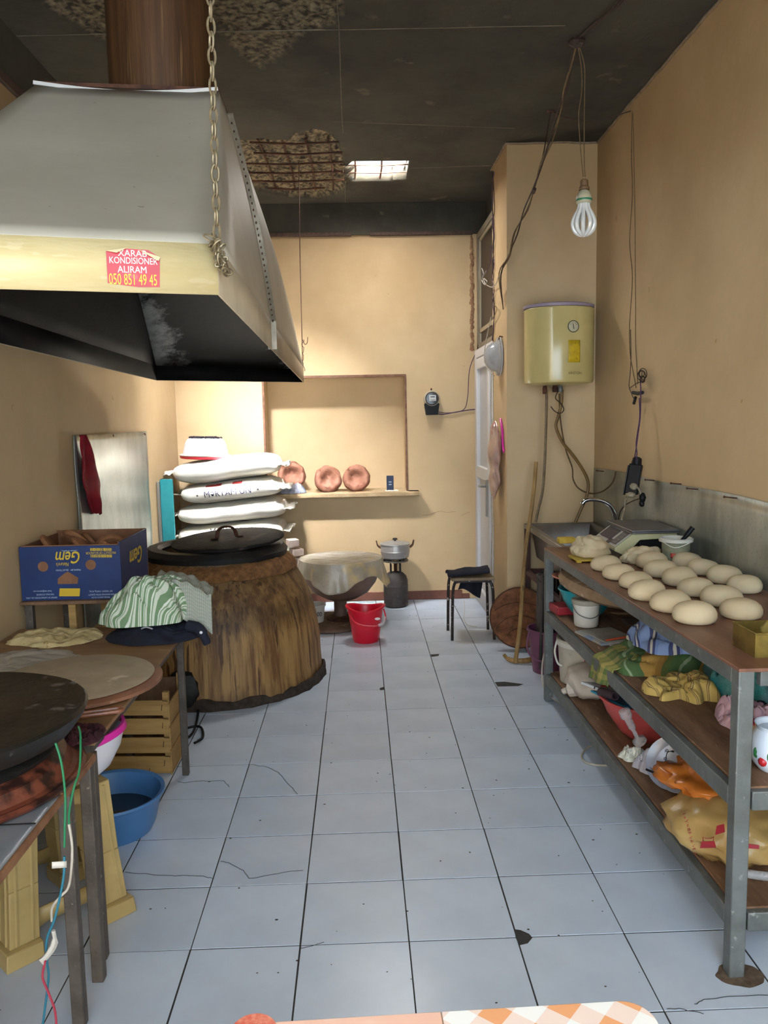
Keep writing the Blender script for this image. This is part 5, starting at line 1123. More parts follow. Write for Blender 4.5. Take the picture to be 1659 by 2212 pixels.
# tub of vegetables
t = thing('clear_tub', 'clear plastic tub with white rim and red label, full of peelings', 'tub', (1.345, 3.38, zt(3.38)))
tx, ty = 1.35, 3.385; tz = zt(ty)
part(t, 'wall', MB().lathe([(.052, 0), (.060, .10), (.058, .10), (.050, .003)], (tx, ty, tz), 36), mat('clear_tub_plastic', 'b9bba6', 'a3a68d', scale=9, rough=.15, trans=.5, alpha=.6))
part(t, 'rim', MB().lathe([(.058, .098), (.070, .100), (.071, .112), (.064, .116), (.058, .108)], (tx, ty, tz), 36, close=True), mat('milky_rim', 'c9c8bf', rough=.4))
mb = MB(); rr = random.Random(5)
for k in range(70):
    a, r_ = rr.uniform(0, 6.28), .04*sqrt(rr.random()); mb.blob((tx+r_*cos(a), ty+r_*sin(a), tz+.012+.07*rr.random()), (.012, .005, .009), 6, 4, .3, 3, k)
solo('peelings', mb, mat('green_white_peelings', 'a9a780', '6f7a4c', scale=40, rough=.7), 'pale green peelings filling the clear tub', 'food', kind='stuff')
part(t, 'label', MB().lathe([(.0592, .038), (.0604, .06)], (tx, ty, tz), 36) if 0 else MB().grid(lambda u, v: Vector((tx+(.0575+.003*v)*cos(-2.3+1.5*u), ty+(.0575+.003*v)*sin(-2.3+1.5*u), tz+.034+.022*v)), 12, 2), mat('red_label', 'b0483c', 'c9c3b0', scale=60, rough=.5, lo=.55, hi=.62), solid=.0006)
part(t, 'bail', MB().tube([(tx-.062, ty-.01, tz+.100), (tx-.03, ty-.066, tz+.082), (tx+.03, ty-.066, tz+.10)], .002, 6, smooth=4), PLASTW)
solo('brush', MB().tube([(tx+.01, ty, tz+.085), (tx+.04, ty-.01, tz+.125), (tx+.065, ty-.015, tz+.16)], [.008, .011, .012], 10, smooth=4), DARKB, 'dark brush handle sticking out of the clear tub', 'brush')
# tin
GOLD = mat('tarnished_gold_tin', '8f7b3c', '5c4a24', scale=9, rough=.38, metal=.6, bump=.1, c3='c4ad62', s3=12, t3=.58)
t = thing('gold_tin', 'scratched gold-coloured rectangular tin on the near rack corner', 'tin', (1.10, 2.03, zt(2.03)))
zt_ = zt(2.03)-.0005; gm = Matrix.Translation((1.105, 2.035, zt_)) @ Matrix.Rotation(radians(0), 4, 'Z')
part(t, 'wall', MB().b2((-.108, -.062, 0), (.108, -.060, .062), gm).b2((-.108, .060, 0), (.108, .062, .062), gm).b2((-.108, -.060, 0), (-.106, .060, .062), gm).b2((.106, -.060, 0), (.108, .060, .062), gm).b2((-.106, -.06, 0), (.106, .06, .002), gm), GOLD)
part(t, 'rolled_rim', MB().tube([gm @ Vector(p) for p in [(-.108, -.062, .063), (.108, -.062, .063), (.108, .062, .063), (-.108, .062, .063)]], .0028, 6, closed=True), GOLD)

# middle shelf
def zm(y): return zs(RM, y)+.0025
def zl(y): return zs(RL, y)+.0025
t = thing('teal_bowl', 'turquoise plastic bowl on the middle shelf holding the big round board', 'bowl', (1.09, 3.80, zm(3.8)))
part(t, 'shell', MB().lathe([(.055, 0), (.08, .02), (.115, .075), (.130, .125), (.140, .127), (.138, .134), (.124, .132), (.108, .075), (.075, .024), (.05, .005)], (1.085, 3.79, zm(3.79)+.003), 44), mat('turquoise_plastic', '1e98a3', '188a96', scale=6, rough=.35))
WBM = Matrix.Translation((1.140, 3.68, .632)) @ Matrix.Rotation(radians(13), 4, 'Y') @ Matrix.Rotation(radians(6), 4, 'X')
solo('padded_board', MB().lathe([(.12, -.042), (.185, -.038), (.215, -.022), (.224, 0), (.215, .022), (.185, .038), (.10, .045), (.001, .047)], M=WBM, n=56), mat('floury_fawn_pad', '9d8468', '85694d', scale=5, rough=.85, bump=.2, stretch=(1, 4, 1), c3='b19c80', s3=14, t3=.6), 'large round floury pad for bread, resting on the turquoise bowl', 'bread pad')
solo('salmon_plate', MB().lathe([(.001, 0), (.10, 0), (.112, .004), (.112, .010), (.001, .012)], M=Matrix.Translation((1.035, 3.83, .646)) @ Matrix.Rotation(radians(6), 4, 'Y'), n=36), mat('salmon_plastic', 'b5705c', rough=.45), 'salmon-coloured flat plate jutting out behind the far rack leg', 'plate')
solo('blue_rim_plate', MB().lathe([(.001, 0), (.10, 0), (.128, .008), (.13, .013), (.10, .006), (.001, .006)], M=Matrix.Translation((1.075, 3.78, .612)) @ Matrix.Rotation(radians(9), 4, 'Y'), n=36), mat('deep_blue_plastic', '1b2f7a', rough=.35), 'deep blue plate edge between turquoise bowl and round pad', 'plate')
solo('red_packet', MB().box((.985, 3.86, zm(3.86)+.022), (.10, .13, .04), rot=Matrix.Rotation(.1, 4, 'Z')), mat('red_packet_card', '9c2230', '861b28', scale=12, rough=.5), 'flat red packet beside the turquoise bowl on the middle shelf', 'packet', bevel=.006)
t = thing('small_white_pail', 'small white lidded pail with wire handle on the middle shelf', 'pail', (1.02, 3.60, zm(3.6)))
wx, wy = 1.022, 3.585; wz = zm(wy)+.003
part(t, 'body', MB().lathe([(.050, 0), (.054, .006), (.060, .10), (.062, .10), (.062, .104)], (wx, wy, wz), 36), PLASTW)
part(t, 'lid', MB().lathe([(.0635, .103), (.066, .106), (.066, .122), (.060, .126), (.058, .118), (.01, .118)], (wx, wy, wz), 36), mat('greyish_lid', 'a59f90', '918b7c', scale=20, rough=.6))
part(t, 'wire_handle', MB().tube([(wx-.066, wy, wz+.10), (wx-.05, wy-.045, wz+.065), (wx, wy-.068, wz+.048), (wx+.05, wy-.045, wz+.065), (wx+.066, wy, wz+.10)], .002, 6, smooth=5), STEELG)
t = thing('notebook', 'worn blue-covered notebook lying on the middle shelf with an orange pen', 'notebook', (1.03, 3.36, zm(3.36)))
NM = Matrix.Translation((1.045, 3.37, zm(3.37)+.006)) @ Matrix.Rotation(.25, 4, 'Z')
part(t, 'cover', MB().box((0, 0, .0), (.17, .22, .009), NM), mat('faded_blue_cover', '8195b0', 'a7a79f', scale=6, rough=.5, lo=.45, hi=.55), bevel=.001)
part(t, 'pages', MB().box((.012, -.002, .007), (.15, .20, .004), NM), mat('greyed_pages', '9f9a90', '8a857b', scale=8, rough=.7))
solo('orange_pen', MB().tube([NM @ Vector((-.06, -.105, .016)), NM @ Vector((.09, -.085, .016))], .004, 8), mat('orange_pen_plastic', 'd0562f', rough=.35), 'orange pen lying across the near edge of the blue notebook', 'pen')
solo('paper_sheet', MB().grid(lambda u, v: Vector((1.02+.17*u, 3.17+.11*v, zm(3.2)+.003+.004*noise.noise(Vector((u*3, v*3, 5))))), 8, 8), mat('greyish_paper', 'aeb2b8', rough=.8), 'white paper sheet sticking out below the blue notebook', 'paper', solid=.001)
solo('brown_paper', MB().grid(lambda u, v: Vector((1.20+.16*u, 3.56+.10*v, zm(3.6)+.004+.01*v)), 8, 8), mat('brown_paper', '5c4d42', rough=.85), 'brown paper lying deep on the middle shelf behind the small white pail', 'paper', solid=.002)
BLUC = stripes('blue_white_striped', [(0, '7d93bd'), (.45, '434b73'), (.6, 'b9b6ac'), (.72, '393f66'), (.85, '6f86b4')], 5, axis=0)
solo('blue_striped_cloth', heap((1.185, 2.96, zm(2.96)+.080), .165, .19, .125, 31, fold=.4, fr=3, rot=.5, ragged=.2, uvrot=.8), BLUC, 'crumpled blue and white striped cloth heaped on the green sacking', 'cloth', smooth=70)
GRNS = stripes('green_ochre_sacking', [(0, '4c6a3c'), (.22, '8aa07e'), (.28, '4f6c40'), (.5, 'b08b45'), (.78, 'a17c3b'), (.9, '5d6a36')], 1.8, axis=0, distort=0)
solo('green_sacking', heap((1.18, 2.98, zm(2.98)), .215, .26, .098, 41, fold=.3, fr=3, rot=-.5, ragged=.15), GRNS, 'folded green and ochre woven sacking on the middle shelf', 'sacking', smooth=70)
def hang(u, v):
    x = .93+.065*(1-u)*1.0; y = 3.10-.22*u
    if v < .4: q = v/.4; return Vector((1.04-.115*q, y+.02*sin(q*5), zm(y)+.045-.03*q+.008*noise.noise(Vector((u*6, v*6, 1)))))
    q = (v-.4)/.6; return Vector((.918-.012*q+.008*sin(u*8), y+.03*q, zm(y)+.008-.105*q*(1-.3*u)+.004*noise.noise(Vector((u*6, v*9, 1)))))
solo('hanging_sacking', MB().grid(hang, 24, 24), stripes('olive_gold_weave', [(0, '6a7a3c'), (.3, 'b39d5a'), (.6, '5f7338'), (.8, '8a8a4a')], 2.2, axis=0, cols2=[(0, '9a9450'), (.5, '55683a')], freq2=3), 'olive and gold woven strap hanging over the middle shelf edge', 'sacking', solid=.004, smooth=70)
YELC = stripes('yellow_brown_stripes', [(0, 'b79c55'), (.55, '75603f'), (.64, 'b79c55'), (.74, '6f5a3c'), (.83, 'c0a55e')], 8, axis=0)
solo('yellow_towel', heap((1.09, 2.62, zm(2.62)), .115, .095, .085, 53, fold=.35, fr=2.6, rot=.4, ragged=.35, uvrot=.5), YELC, 'crumpled yellow towel with brown stripes on the middle shelf', 'towel', smooth=70)
solo('teal_net_sack', heap((1.31, 2.66, zm(2.66)), .125, .19, .15, 61, fold=.4, fr=4, ragged=.2), mat('teal_mesh_fabric', '2f7f7c', '6b8b88', scale=9, rough=.6, bump=.5, bscale=160, lo=.4, hi=.6), 'crumpled teal net sack at the back of the middle shelf', 'sack', smooth=70)
solo('dark_bundle', heap((1.21, 2.44, zm(2.44)), .07, .06, .05, 66, fold=.4), NAVY, 'small dark bundle between yellow towel and pink cloth', 'cloth')
solo('pink_cloth', heap((1.165, 2.33, zm(2.33)), .09, .11, .085, 71, fold=.6, fr=5, ragged=.2), mat('pink_white_cloth', 'c3a0a8', 'a98a98', scale=9, rough=.85, c3='c0a868', s3=7, t3=.62), 'crumpled pink and white cloth behind the near rack leg', 'cloth', smooth=70)
solo('red_white_strip', MB().box((1.125, 2.25, zm(2.25)+.07), (.016, .13, .005), rot=Matrix.Rotation(radians(18), 4, 'X') @ Matrix.Rotation(-.3, 4, 'Z')), mat('red_white_card', 'b8bcc0', 'a83040', scale=5, rough=.5, lo=.5, hi=.53), 'red and white card strip leaning on the pink cloth', 'card', bevel=.001)
t = thing('black_book', 'thick black book with a mauve band lying by the enamel mug', 'book', (1.26, 2.22, zm(2.2)))
KM = Matrix.Translation((1.24, 2.20, zm(2.2)+.024)) @ Matrix.Rotation(.35, 4, 'Z')
part(t, 'cover', MB().box((0, 0, .0205), (.19, .26, .003), KM).box((0, 0, -.0205), (.19, .26, .003), KM).box((.094, 0, 0), (.003, .26, .044), KM), DARKB)
part(t, 'pages', MB().box((-.002, 0, 0), (.18, .25, .038), KM), mat('cream_pages', 'b8a58a', 'a38f74', scale=4, rough=.8, stretch=(1, 1, 60)))
part(t, 'mauve_band', MB().box((.01, .03, .0225), (.19, .07, .001), KM), mat('mauve_print', '8d5f70', rough=.6))
t = thing('enamel_mug', 'white enamel pot with red and green fruit pattern, half out of frame', 'pot', (1.10, 1.99, zm(2.0)))
mcx, mcy = 1.078, 2.005; mz = zm(2.0)+.001
part(t, 'body', MB().lathe([(.042, 0), (.058, .02), (.066, .05), (.062, .085), (.048, .108), (.050, .118), (.054, .122), (.050, .120), (.044, .108), (.058, .085), (.060, .05), (.05, .02), (.038, .004)], (mcx, mcy, mz), 44), mat('white_enamel', 'd5dce6', rough=.15))
rr = random.Random(3)
for k in range(7):
    a = -2.9+k*.32; z = mz+.052-.018*(k % 2); r_ = .0585 if k % 2 else .0595; part(t, 'painted_fruit' if k % 2 else 'painted_leaf', MB().blob((mcx+r_*cos(a), mcy+r_*sin(a), z), (.012, .012, .013) if k % 2 else (.009, .009, .016), 10, 8, .15, 3, k), mat('painted_red', 'b8262c', rough=.25) if k % 2 else mat('painted_green', '2d6b3a', rough=.25))

# bottom shelf
t = thing('paint_bucket', 'large white bucket with a red-framed label at the far end of the bottom shelf', 'bucket', (1.06, 3.78, zl(3.8)))
px_, py_ = 1.06, 3.775; pz_ = zl(py_)+.004
pail(t, (px_, py_, pz_), .105, .118, .215, mat('dirty_white_plastic', 'bdb6a5', 'a89f8c', scale=5, rough=.5, c3='8f8472', s3=22, t3=.68))
part(t, 'rim_band', MB().lathe([(.117, .180), (.123, .182), (.124, .205), (.118, .207)], (px_, py_, pz_), 40, close=True), PLASTW)
part(t, 'handle', MB().tube([(px_-.118, py_+.02, pz_+.20), (px_-.135, py_-.0, pz_+.15), (px_-.128, py_-.03, pz_+.10), (px_-.11, py_-.05, pz_+.09)], .005, 8, smooth=5), PLASTW)
def onb(a, z, r=.0): rr_ = .105+.013*z/.215+.0012+r; return Vector((px_+rr_*cos(a), py_+rr_*sin(a), pz_+z))
RLN = mat('red_frame_line', 'a8323a', rough=.5)
fr_ = [(-1.75, .155), (-1.0, .155), (-1.0, .05), (-1.75, .05)]; mb = MB()
for (a0, z0), (a1, z1) in zip(fr_, fr_[1:]+fr_[:1]):
    for k in range(8):
        mb.bar(onb(a0+(a1-a0)*k/8, z0+(z1-z0)*k/8), onb(a0+(a1-a0)*(k+1)/8, z0+(z1-z0)*(k+1)/8), .003, .003)
part(t, 'label_frame', mb, RLN)
mb = MB()
for (a0, z0, a1, z1) in [(-1.6, .09, -1.45, .125), (-1.45, .125, -1.28, .12), (-1.28, .12, -1.2, .10), (-1.6, .09, -1.5, .075), (-1.5, .075, -1.35, .10), (-1.35, .10, -1.22, .13)]: mb.bar(onb(a0, z0), onb(a1, z1), .003, .002)
part(t, 'label_mark', mb, BLACK)
mb = MB().blob((1.05, 3.57, zl(3.55)+.066), (.118, .15, .072), 30, 18, .22, 1.8, 5, flat=-.063)
t = thing('flour_bag', 'tied white polythene bag of flour lying in front of the large white bucket', 'bag', (1.045, 3.54, zl(3.54)))
part(t, 'bag', mb, mat('cloudy_flour_bag', 'cfc5b8', 'b7aa9c', scale=5, rough=.4, bump=.3, bscale=18), smooth=80)
part(t, 'tied_neck', MB().tube([(1.06, 3.56, zl(3.54)+.105), (1.065, 3.565, zl(3.54)+.125), (1.06, 3.57, zl(3.54)+.145)], [.03, .010, .026], 10, smooth=4), MATS['cloudy_flour_bag'])
part(t, 'corner_tip', MB().tube([(.98, 3.56, zl(3.54)+.035), (.935, 3.585, zl(3.54)+.02), (.918, 3.595, zl(3.54)+.008)], [.035, .014, .005], 10, smooth=4), MATS['cloudy_flour_bag'])
t = thing('red_wash_basin', 'red plastic basin full of papers on the bottom shelf', 'basin', (1.15, 3.13, zl(3.1)))
REDP2 = mat('coral_red_plastic', 'c25450', 'b34a48', scale=5, rough=.4)
part(t, 'shell', MB().lathe([(.11, 0), (.13, .015), (.180, .09), (.203, .150), (.215, .153), (.213, .160), (.198, .157), (.173, .092), (.125, .02), (.10, .006)], (1.150, 3.08, zl(3.12)+.003), 48), REDP2)
bz_ = zl(3.12)
solo('blue_folder', MB().box(aY(1338, 1512, 3.16), (.14, .2, .008), rot=Matrix.Rotation(.35, 4, 'Z') @ Matrix.Rotation(radians(14), 4, 'Y')), mat('cyan_card', '2c8aa8', rough=.5), 'bright blue folder lying in the red basin', 'folder', bevel=.001)
solo('printed_booklet', MB().box(aY(1302, 1486, 3.20), (.10, .15, .010), rot=Matrix.Rotation(.5, 4, 'Z') @ Matrix.Rotation(radians(12), 4, 'Y')), stripes('white_booklet', [(0, 'c4c8cc'), (.6, '1f2430'), (.68, 'c4c8cc')], 14, uv=False, axis=1), 'white booklet with black printed bars leaning out of the red basin', 'booklet', bevel=.001)
solo('cardboard_tube', MB().lathe([(.018, -.05), (.018, .05), (.013, .05), (.013, -.05)], M=Matrix.Translation(aY(1313, 1499, 3.06)) @ Matrix.Rotation(radians(80), 4, 'X') @ Matrix.Rotation(.3, 4, 'Y'), n=20, close=True), mat('dark_tube', '3a2c33', rough=.6), 'dark-ended cardboard tube on the red basin rim', 'tube')
t = thing('knotted_bag', 'clear plastic bag with twisted neck leaning against the red basin', 'plastic bag', (1.06, 2.97, zl(2.97)))
part(t, 'neck', MB().tube([aY(1385, 1604, 2.82), aY(1377, 1594, 2.82), aY(1366, 1572, 2.82), aY(1354, 1548, 2.82), aY(1347, 1533, 2.82)], [.026, .008, .014, .022, .013], 12, smooth=5), CLEARP, smooth=80)
part(t, 'pouch', heap((1.125, 2.80, zl(2.8)), .095, .06, .065, 81, fold=.5, fr=5), mat('cream_plastic_bag', 'c3bf9f', 'a8a488', scale=9, rough=.35, bump=.7, bscale=20), smooth=75)
solo('grey_plastic_bag', heap((1.045, 2.755, zl(2.75)), .075, .06, .075, 85, fold=.7, fr=6, ragged=.2), mat('lilac_grey_bag', 'a8a6b4', 'c8c7cb', scale=7, rough=.3, bump=.8, bscale=18, trans=.1), 'crumpled lilac-grey plastic bag beside the patterned bowls', 'plastic bag', smooth=75)
solo('white_scrap_bag', heap((.995, 2.85, zl(2.85)), .05, .05, .048, 88, fold=.6, fr=5), mat('white_film', 'd2d4c8', rough=.3, bump=.5), 'small white plastic bag at the shelf edge before the clear bag', 'plastic bag', smooth=75)
BOWLM = mat('grey_white_glass', 'a3a6b5', '9498a8', scale=4, rough=.2)
PAT = mat('black_scroll_print', '2b2d36', rough=.4)
def bowl(c, rot, r, d, lab, nm, pat=True):
    M = Matrix.Translation(c) @ rot
    t = thing(nm, lab, 'bowl' if d > .03 else 'plate', c)
    part(t, 'shell', MB().lathe([(r*.4, 0), (r*.62, d*.25), (r*.92, d*.9), (r, d), (r*.985, d+.003), (r*.9, d*.95), (r*.6, d*.32), (.002, d*.15)], M=M, n=48), BOWLM)
    if pat:
        mb = MB()
        def sp_(a, q, h=0): rr_ = r*(.62+.30*q)*.985; return M @ Vector((rr_*cos(a), rr_*sin(a), d*(.33+.62*q)+.003+h))
        for a0 in (-.9, .5, 2.2):
            mb.tube([sp_(a0+.9*k/10, .35+.25*sin(k*.6)) for k in range(11)], .0014, 5)
            for c0, q0 in ((a0+.25, .75), (a0+.6, .25)): mb.tube([sp_(c0+.10*cos(w_*.7)*(1-w_/14), q0+.22*sin(w_*.7)*(1-w_/14)) for w_ in range(12)], .0012, 5)
            mb.blob(sp_(a0, .4), (.006, .006, .003), 8, 6, .3, 3, 1).blob(sp_(a0+.95, .55), (.007, .007, .003), 8, 6, .3, 3, 2)
        part(t, 'scroll_pattern', mb, PAT, kind='stuff')
    return t
def nrot(n): return Vector(n).to_track_quat('Z', 'Y').to_matrix().to_4x4()
bowl((1.065, 2.615, zl(2.62)+.040), nrot((-.28, -.15, 1)), .085, .040, 'patterned glass bowl beneath the tilted plates on the bottom shelf', 'patterned_bowl')
solo('dark_green_bowl', MB().lathe([(.04, 0), (.06, .01), (.078, .036), (.078, .040), (.074, .040), (.05, .012), (.002, .008)], (1.07, 2.60, zl(2.6)+.001), 36), mat('dark_green_glass', '22332b', '16221d', scale=9, rough=.15), 'dark green bowl under the patterned glass bowl', 'bowl')
pc = aY(1470, 1662, 2.53); bowl(tuple(pc), nrot((-.62, -.62, .62)), .082, .016, 'grey-white plate with black scroll pattern tilted against the shelf rail', 'patterned_plate')
pc = aY(1456, 1650, 2.60); bowl(tuple(pc), nrot((-.62, -.62, .55)), .092, .016, 'plain grey-white plate standing behind the patterned plate', 'grey_plate', pat=False)
solo('black_pen', MB().tube([aY(1396, 1662, 2.55), aY(1447, 1683, 2.47)], .004, 8), DARKB, 'black pen resting across the rim of the patterned bowl', 'pen')
# orange bag
t = thing('orange_bag', 'big orange carrier bag with red print bulging over the bottom shelf edge', 'carrier bag', (1.08, 2.25, zl(2.25)))
ORT = mat('orange_film_dense', 'c9772c', 'b5652a', scale=4, rough=.25, bump=.6, bscale=10, trans=.1)
ORL = mat('amber_film_thin', 'c6a76b', 'b48f55', scale=3, rough=.25, trans=.2, alpha=.82, bump=.5, bscale=9, c3='c9ad78', s3=4, t3=.55)
part(t, 'pouch', MB().blob((1.055, 2.19, zl(2.17)+.083), (.175, .18, .092), 48, 30, .20, 2.4, 9, flat=-.080), ORL, smooth=80)
part(t, 'folded_mouth', MB().blob((1.065, 2.30, zl(2.25)+.160), (.145, .15, .040), 44, 24, .30, 2.6, 14).blob((.965, 2.41, zl(2.35)+.130), (.05, .08, .028), 24, 16, .3, 2.5, 4), ORT, smooth=80)
REDI = mat('dark_red_print', '9a2430', rough=.5)
bb = MB().blob((1.055, 2.19, zl(2.17)+.083), (.175, .18, .092), 48, 30, .20, 2.4, 9, flat=-.080); bvh = BVHTree.FromPolygons([Vector(p) for p in bb.v], bb.f)
def onbag(px, py):
    d = (_F+_R*((px-829.5)/FPX)-_U*((py-1106)/FPX)).normalized(); h = bvh.ray_cast(CAM, d); return h[0]-d*.002 if h[0] else aY(px, py, 2.1)
for pg in ([(1516, 1818), (1543, 1817), (1547, 1831), (1512, 1832)], [(1548, 1784), (1564, 1780), (1566, 1797), (1545, 1804)], [(1610, 1822), (1640, 1826), (1640, 1834), (1608, 1832)]):
    part(t, 'printed_emblem', MB().add([onbag(*q) for q in pg], [(0, 1, 2, 3)]), REDI, smooth=0, solid=.0008)
part(t, 'printed_emblem', MB().tube([onbag(*q) for q in [(1519, 1818), (1518, 1808), (1524, 1811), (1537, 1811), (1542, 1807), (1541, 1817)]], .0009, 5), REDI)
mb = MB(); rr = random.Random(77)
for k in range(11):
    cx_, cy_ = 1479+2.3*k, 1757+8.6*k
    for q in range(4): a0 = onbag(cx_+rr.uniform(-4, 4), cy_+rr.uniform(-3, 3)); b0 = onbag(cx_+rr.uniform(-4, 4), cy_+rr.uniform(-3, 3)); mb.tube([a0, b0], .0006, 4)
part(t, 'lettering', mb, REDI, kind='stuff')
part(t, 'bunched_edge', MB().tube([(1.0, 2.045, zl(2.0)+.012), (1.10, 2.0, zl(2.0)+.02), (1.2, 1.99, zl(2.0)+.03), (1.33, 2.0, zl(2.0)+.03)], [.012, .016, .014, .02], 8, smooth=6), CLEARP, smooth=80)
solo('clear_red_bag', heap((1.29, 2.13, zl(2.13)), .12, .16, .20, 95, fold=.6, fr=5, ragged=.15), mat('clear_bag_red_print', 'b8a7a2', '8f7f70', scale=6, rough=.25, bump=.8, bscale=16, c3='8e1f33', s3=7, t3=.60), 'crumpled clear bag with dark red print behind the near rack leg', 'plastic bag', smooth=75)
solo('white_shelf_cable', MB().tube([aZ(x, y, z) for x, y, z in [(1183, 1390, .30), (1172, 1430, .18), (1172, 1475, .08), (1185, 1500, .03), (1205, 1515, .008), (1232, 1524, .006)]], .0045, 8, smooth=6), WIREW, 'white cable curving down past the far rack leg to the floor', 'cable')
solo('white_loop_cable', MB().tube([aZ(x, y, .006) for x, y in [(1296, 1608), (1272, 1613), (1257, 1630), (1262, 1645), (1285, 1652), (1330, 1654)]], .0045, 8, smooth=6), WIREW, 'white cable loop sticking out from beneath the rack onto the tiles', 'cable')

# ------------------------------------------------------------------ water heater, pipes, hose
hx, hy = 1.185, 4.80
t = thing('water_heater', 'cream cylindrical electric water heater mounted on the pillar wall', 'water heater', (hx, hy, 1.61))
HEAT = mat('yellowed_enamel', 'c3b47b', 'b5a66d', scale=3, rough=.2, metal=.0, bump=.03, c3='8a7440', s3=50, t3=.74, spec=.8)
part(t, 'casing', MB().lathe([(.12, 1.612), (.17, 1.616), (.197, 1.626), (.202, 1.640), (.203, 2.045), (.197, 2.052), (.0015, 2.052)], (hx, hy-.02, 0), 64, sy=.80), HEAT)
part(t, 'top_cap', MB().lathe([(.185, 2.052), (.205, 2.055), (.207, 2.070), (.18, 2.078), (.0015, 2.084)], (hx, hy-.01, 0), 64, sy=.80), mat('lilac_cap', '8f8292', rough=.5))
part(t, 'mount_plate', MB().b2((hx-.08, hy+.10, 1.70), (hx+.08, 4.979, 1.98)), STEELG)
def onh(a, z, off=.001): return Vector((hx+(.203+off)*cos(a), hy-.02+(.203+off)*.80*sin(a), z))
ac = -1.37; gp = onh(ac, 1.935); nn_ = Vector((cos(ac)*.8, sin(ac), 0)).normalized()
GMx = frameM(gp, (-nn_.y, nn_.x, 0), (0, 0, 1))
gau = part(t, 'gauge', MB().lathe([(.031, .0), (.033, .004), (.029, .006), (.001, .006)], M=GMx, n=28), mat('gauge_face', 'b5b096', rough=.3))
part(gau, 'gauge_ring', MB().tube([GMx @ Vector((.0315*cos(2*pi*k/28), .0315*sin(2*pi*k/28), .006)) for k in range(28)], .0022, 6, closed=True), mat('dark_ring', '3c3a30', rough=.4))
mb = MB().box((.0, .0, .0075), (.003, .030, .001), GMx @ Matrix.Rotation(.2, 4, 'Z'))
for k in range(5): a = .5+k*.5; mb.blob(GMx @ Vector((.021*cos(a), .021*sin(a), .007)), (.002, .002, .002), 6, 4, 0)
part(gau, 'gauge_needle', mb, BLACK, smooth=0)
part(t, 'warning_label', MB().grid(lambda u, v: onh(-1.50+.36*u, 1.735+.125*v, .0015), 8, 4), mat('yellow_warning_label', 'c9a81c', 'ae9320', scale=30, rough=.5, c3='6b5a18', s3=60, t3=.66), solid=.0006)
hb_ = MB().lathe([(.203, 1.64), (.203, 2.045)], (hx, hy-.02, 0), 64, sy=.80); bvh = BVHTree.FromPolygons([Vector(p) for p in hb_.v], hb_.f)
lettering('ARISTON', .020, frameM(onh(-1.32, 1.675, .05), (-nn_.y, nn_.x, 0), (0, 0, 1)), mat('brown_lettering', '5a4a2a', rough=.6), t, wrap=(bvh, -nn_, .001))
part(t, 'outlet', MB().lathe([(.012, 1.565), (.014, 1.575), (.014, 1.60), (.010, 1.615)], (1.113, 4.82, 0), 14), RUST)
part(t, 'outlet', MB().lathe([(.016, 1.575), (.018, 1.585), (.018, 1.60), (.012, 1.615)], (1.175, 4.82, 0), 14), RUST)
part(t, 'outlet', MB().lathe([(.014, 1.575), (.016, 1.585), (.016, 1.60), (.010, 1.615)], (1.205, 4.82, 0), 14), STEELG)
def pipe(nm, pxs, y, r_, m_, lab, cat='hose', dy=0):
    P = [aY(px, py, y) for px, py in pxs]; return solo(nm, MB().tube(P, r_, 8, smooth=5), m_, lab, cat)
pipe('cold_water_hose', [(1181, 842), (1180, 900), (1178, 960), (1176, 1010), (1172, 1060), (1163, 1100), (1157, 1128)], 4.82, .0085, mat('grey_brown_hose', '7a684e', '5f4f3a', scale=30, rough=.6), 'thin grey-brown hose running straight down from the heater left outlet')
pipe('warm_water_hose', [(1214, 842), (1213, 870), (1206, 900), (1201, 922), (1215, 955), (1235, 980), (1256, 1010), (1270, 1040), (1268, 1070), (1255, 1100), (1243, 1128)], 4.84, .0095, mat('ochre_rubber_hose', '7a5f2e', '5f4720', scale=12, rough=.45), 'thick ochre hose curving from the heater to behind the sink tap')
part(t, 'cord', MB().tube([aY(px, py, 4.80) for px, py in [(1206, 845), (1200, 860), (1212, 872), (1218, 885), (1210, 893), (1198, 888), (1190, 878)]], .003, 6, smooth=5), WIREB)
P = [aY(x, y, 4.86) for x, y in [(1208, 850), (1211, 910), (1222, 970), (1236, 1010), (1238, 1035), (1250, 1055), (1275, 1066)]]+[aX(x, y, 1.42) for x, y in [(1300, 1062), (1322, 1044), (1330, 1020)]]
solo('heater_cable', MB().tube(P, .0045, 8, smooth=6), WIREO, 'beige cable sagging from the heater to the right wall', 'cable')

# ------------------------------------------------------------------ lamp bulb, cables, socket
lb = aY(1262, 388, 3.68); t = thing('lamp_bulb', 'large white lotus-shaped energy-saving bulb hanging on a twisted cord', 'lamp', tuple(lb))
u_ = .00211*1.0
def LB(px): return (px-388)*.00211
part(t, 'lamp_holder', MB().lathe([(.012, 0), (.017, -.004), (.018, -.028), (.023, -.034), (.023, -.044), (.014, -.046)], tuple(lb), 24), mat('brown_lamp_holder', '6b5236', rough=.6))
part(t, 'base', MB().lathe([(.014, -.044), (.024, -.052), (.033, -.070), (.035, -.080), (.034, -.098), (.028, -.104), (.001, -.104)], tuple(lb), 28), mat('ivory_base', 'b5ad92', rough=.35))
part(t, 'green_band', MB().lathe([(.0352, -.084), (.0358, -.086), (.0358, -.090), (.0352, -.092)], tuple(lb), 28, close=True), mat('green_band', '2f7a56', rough=.4))
TUBEM = mat('frosted_tube_glass', 'dcdcd8', rough=.12, spec=.8)
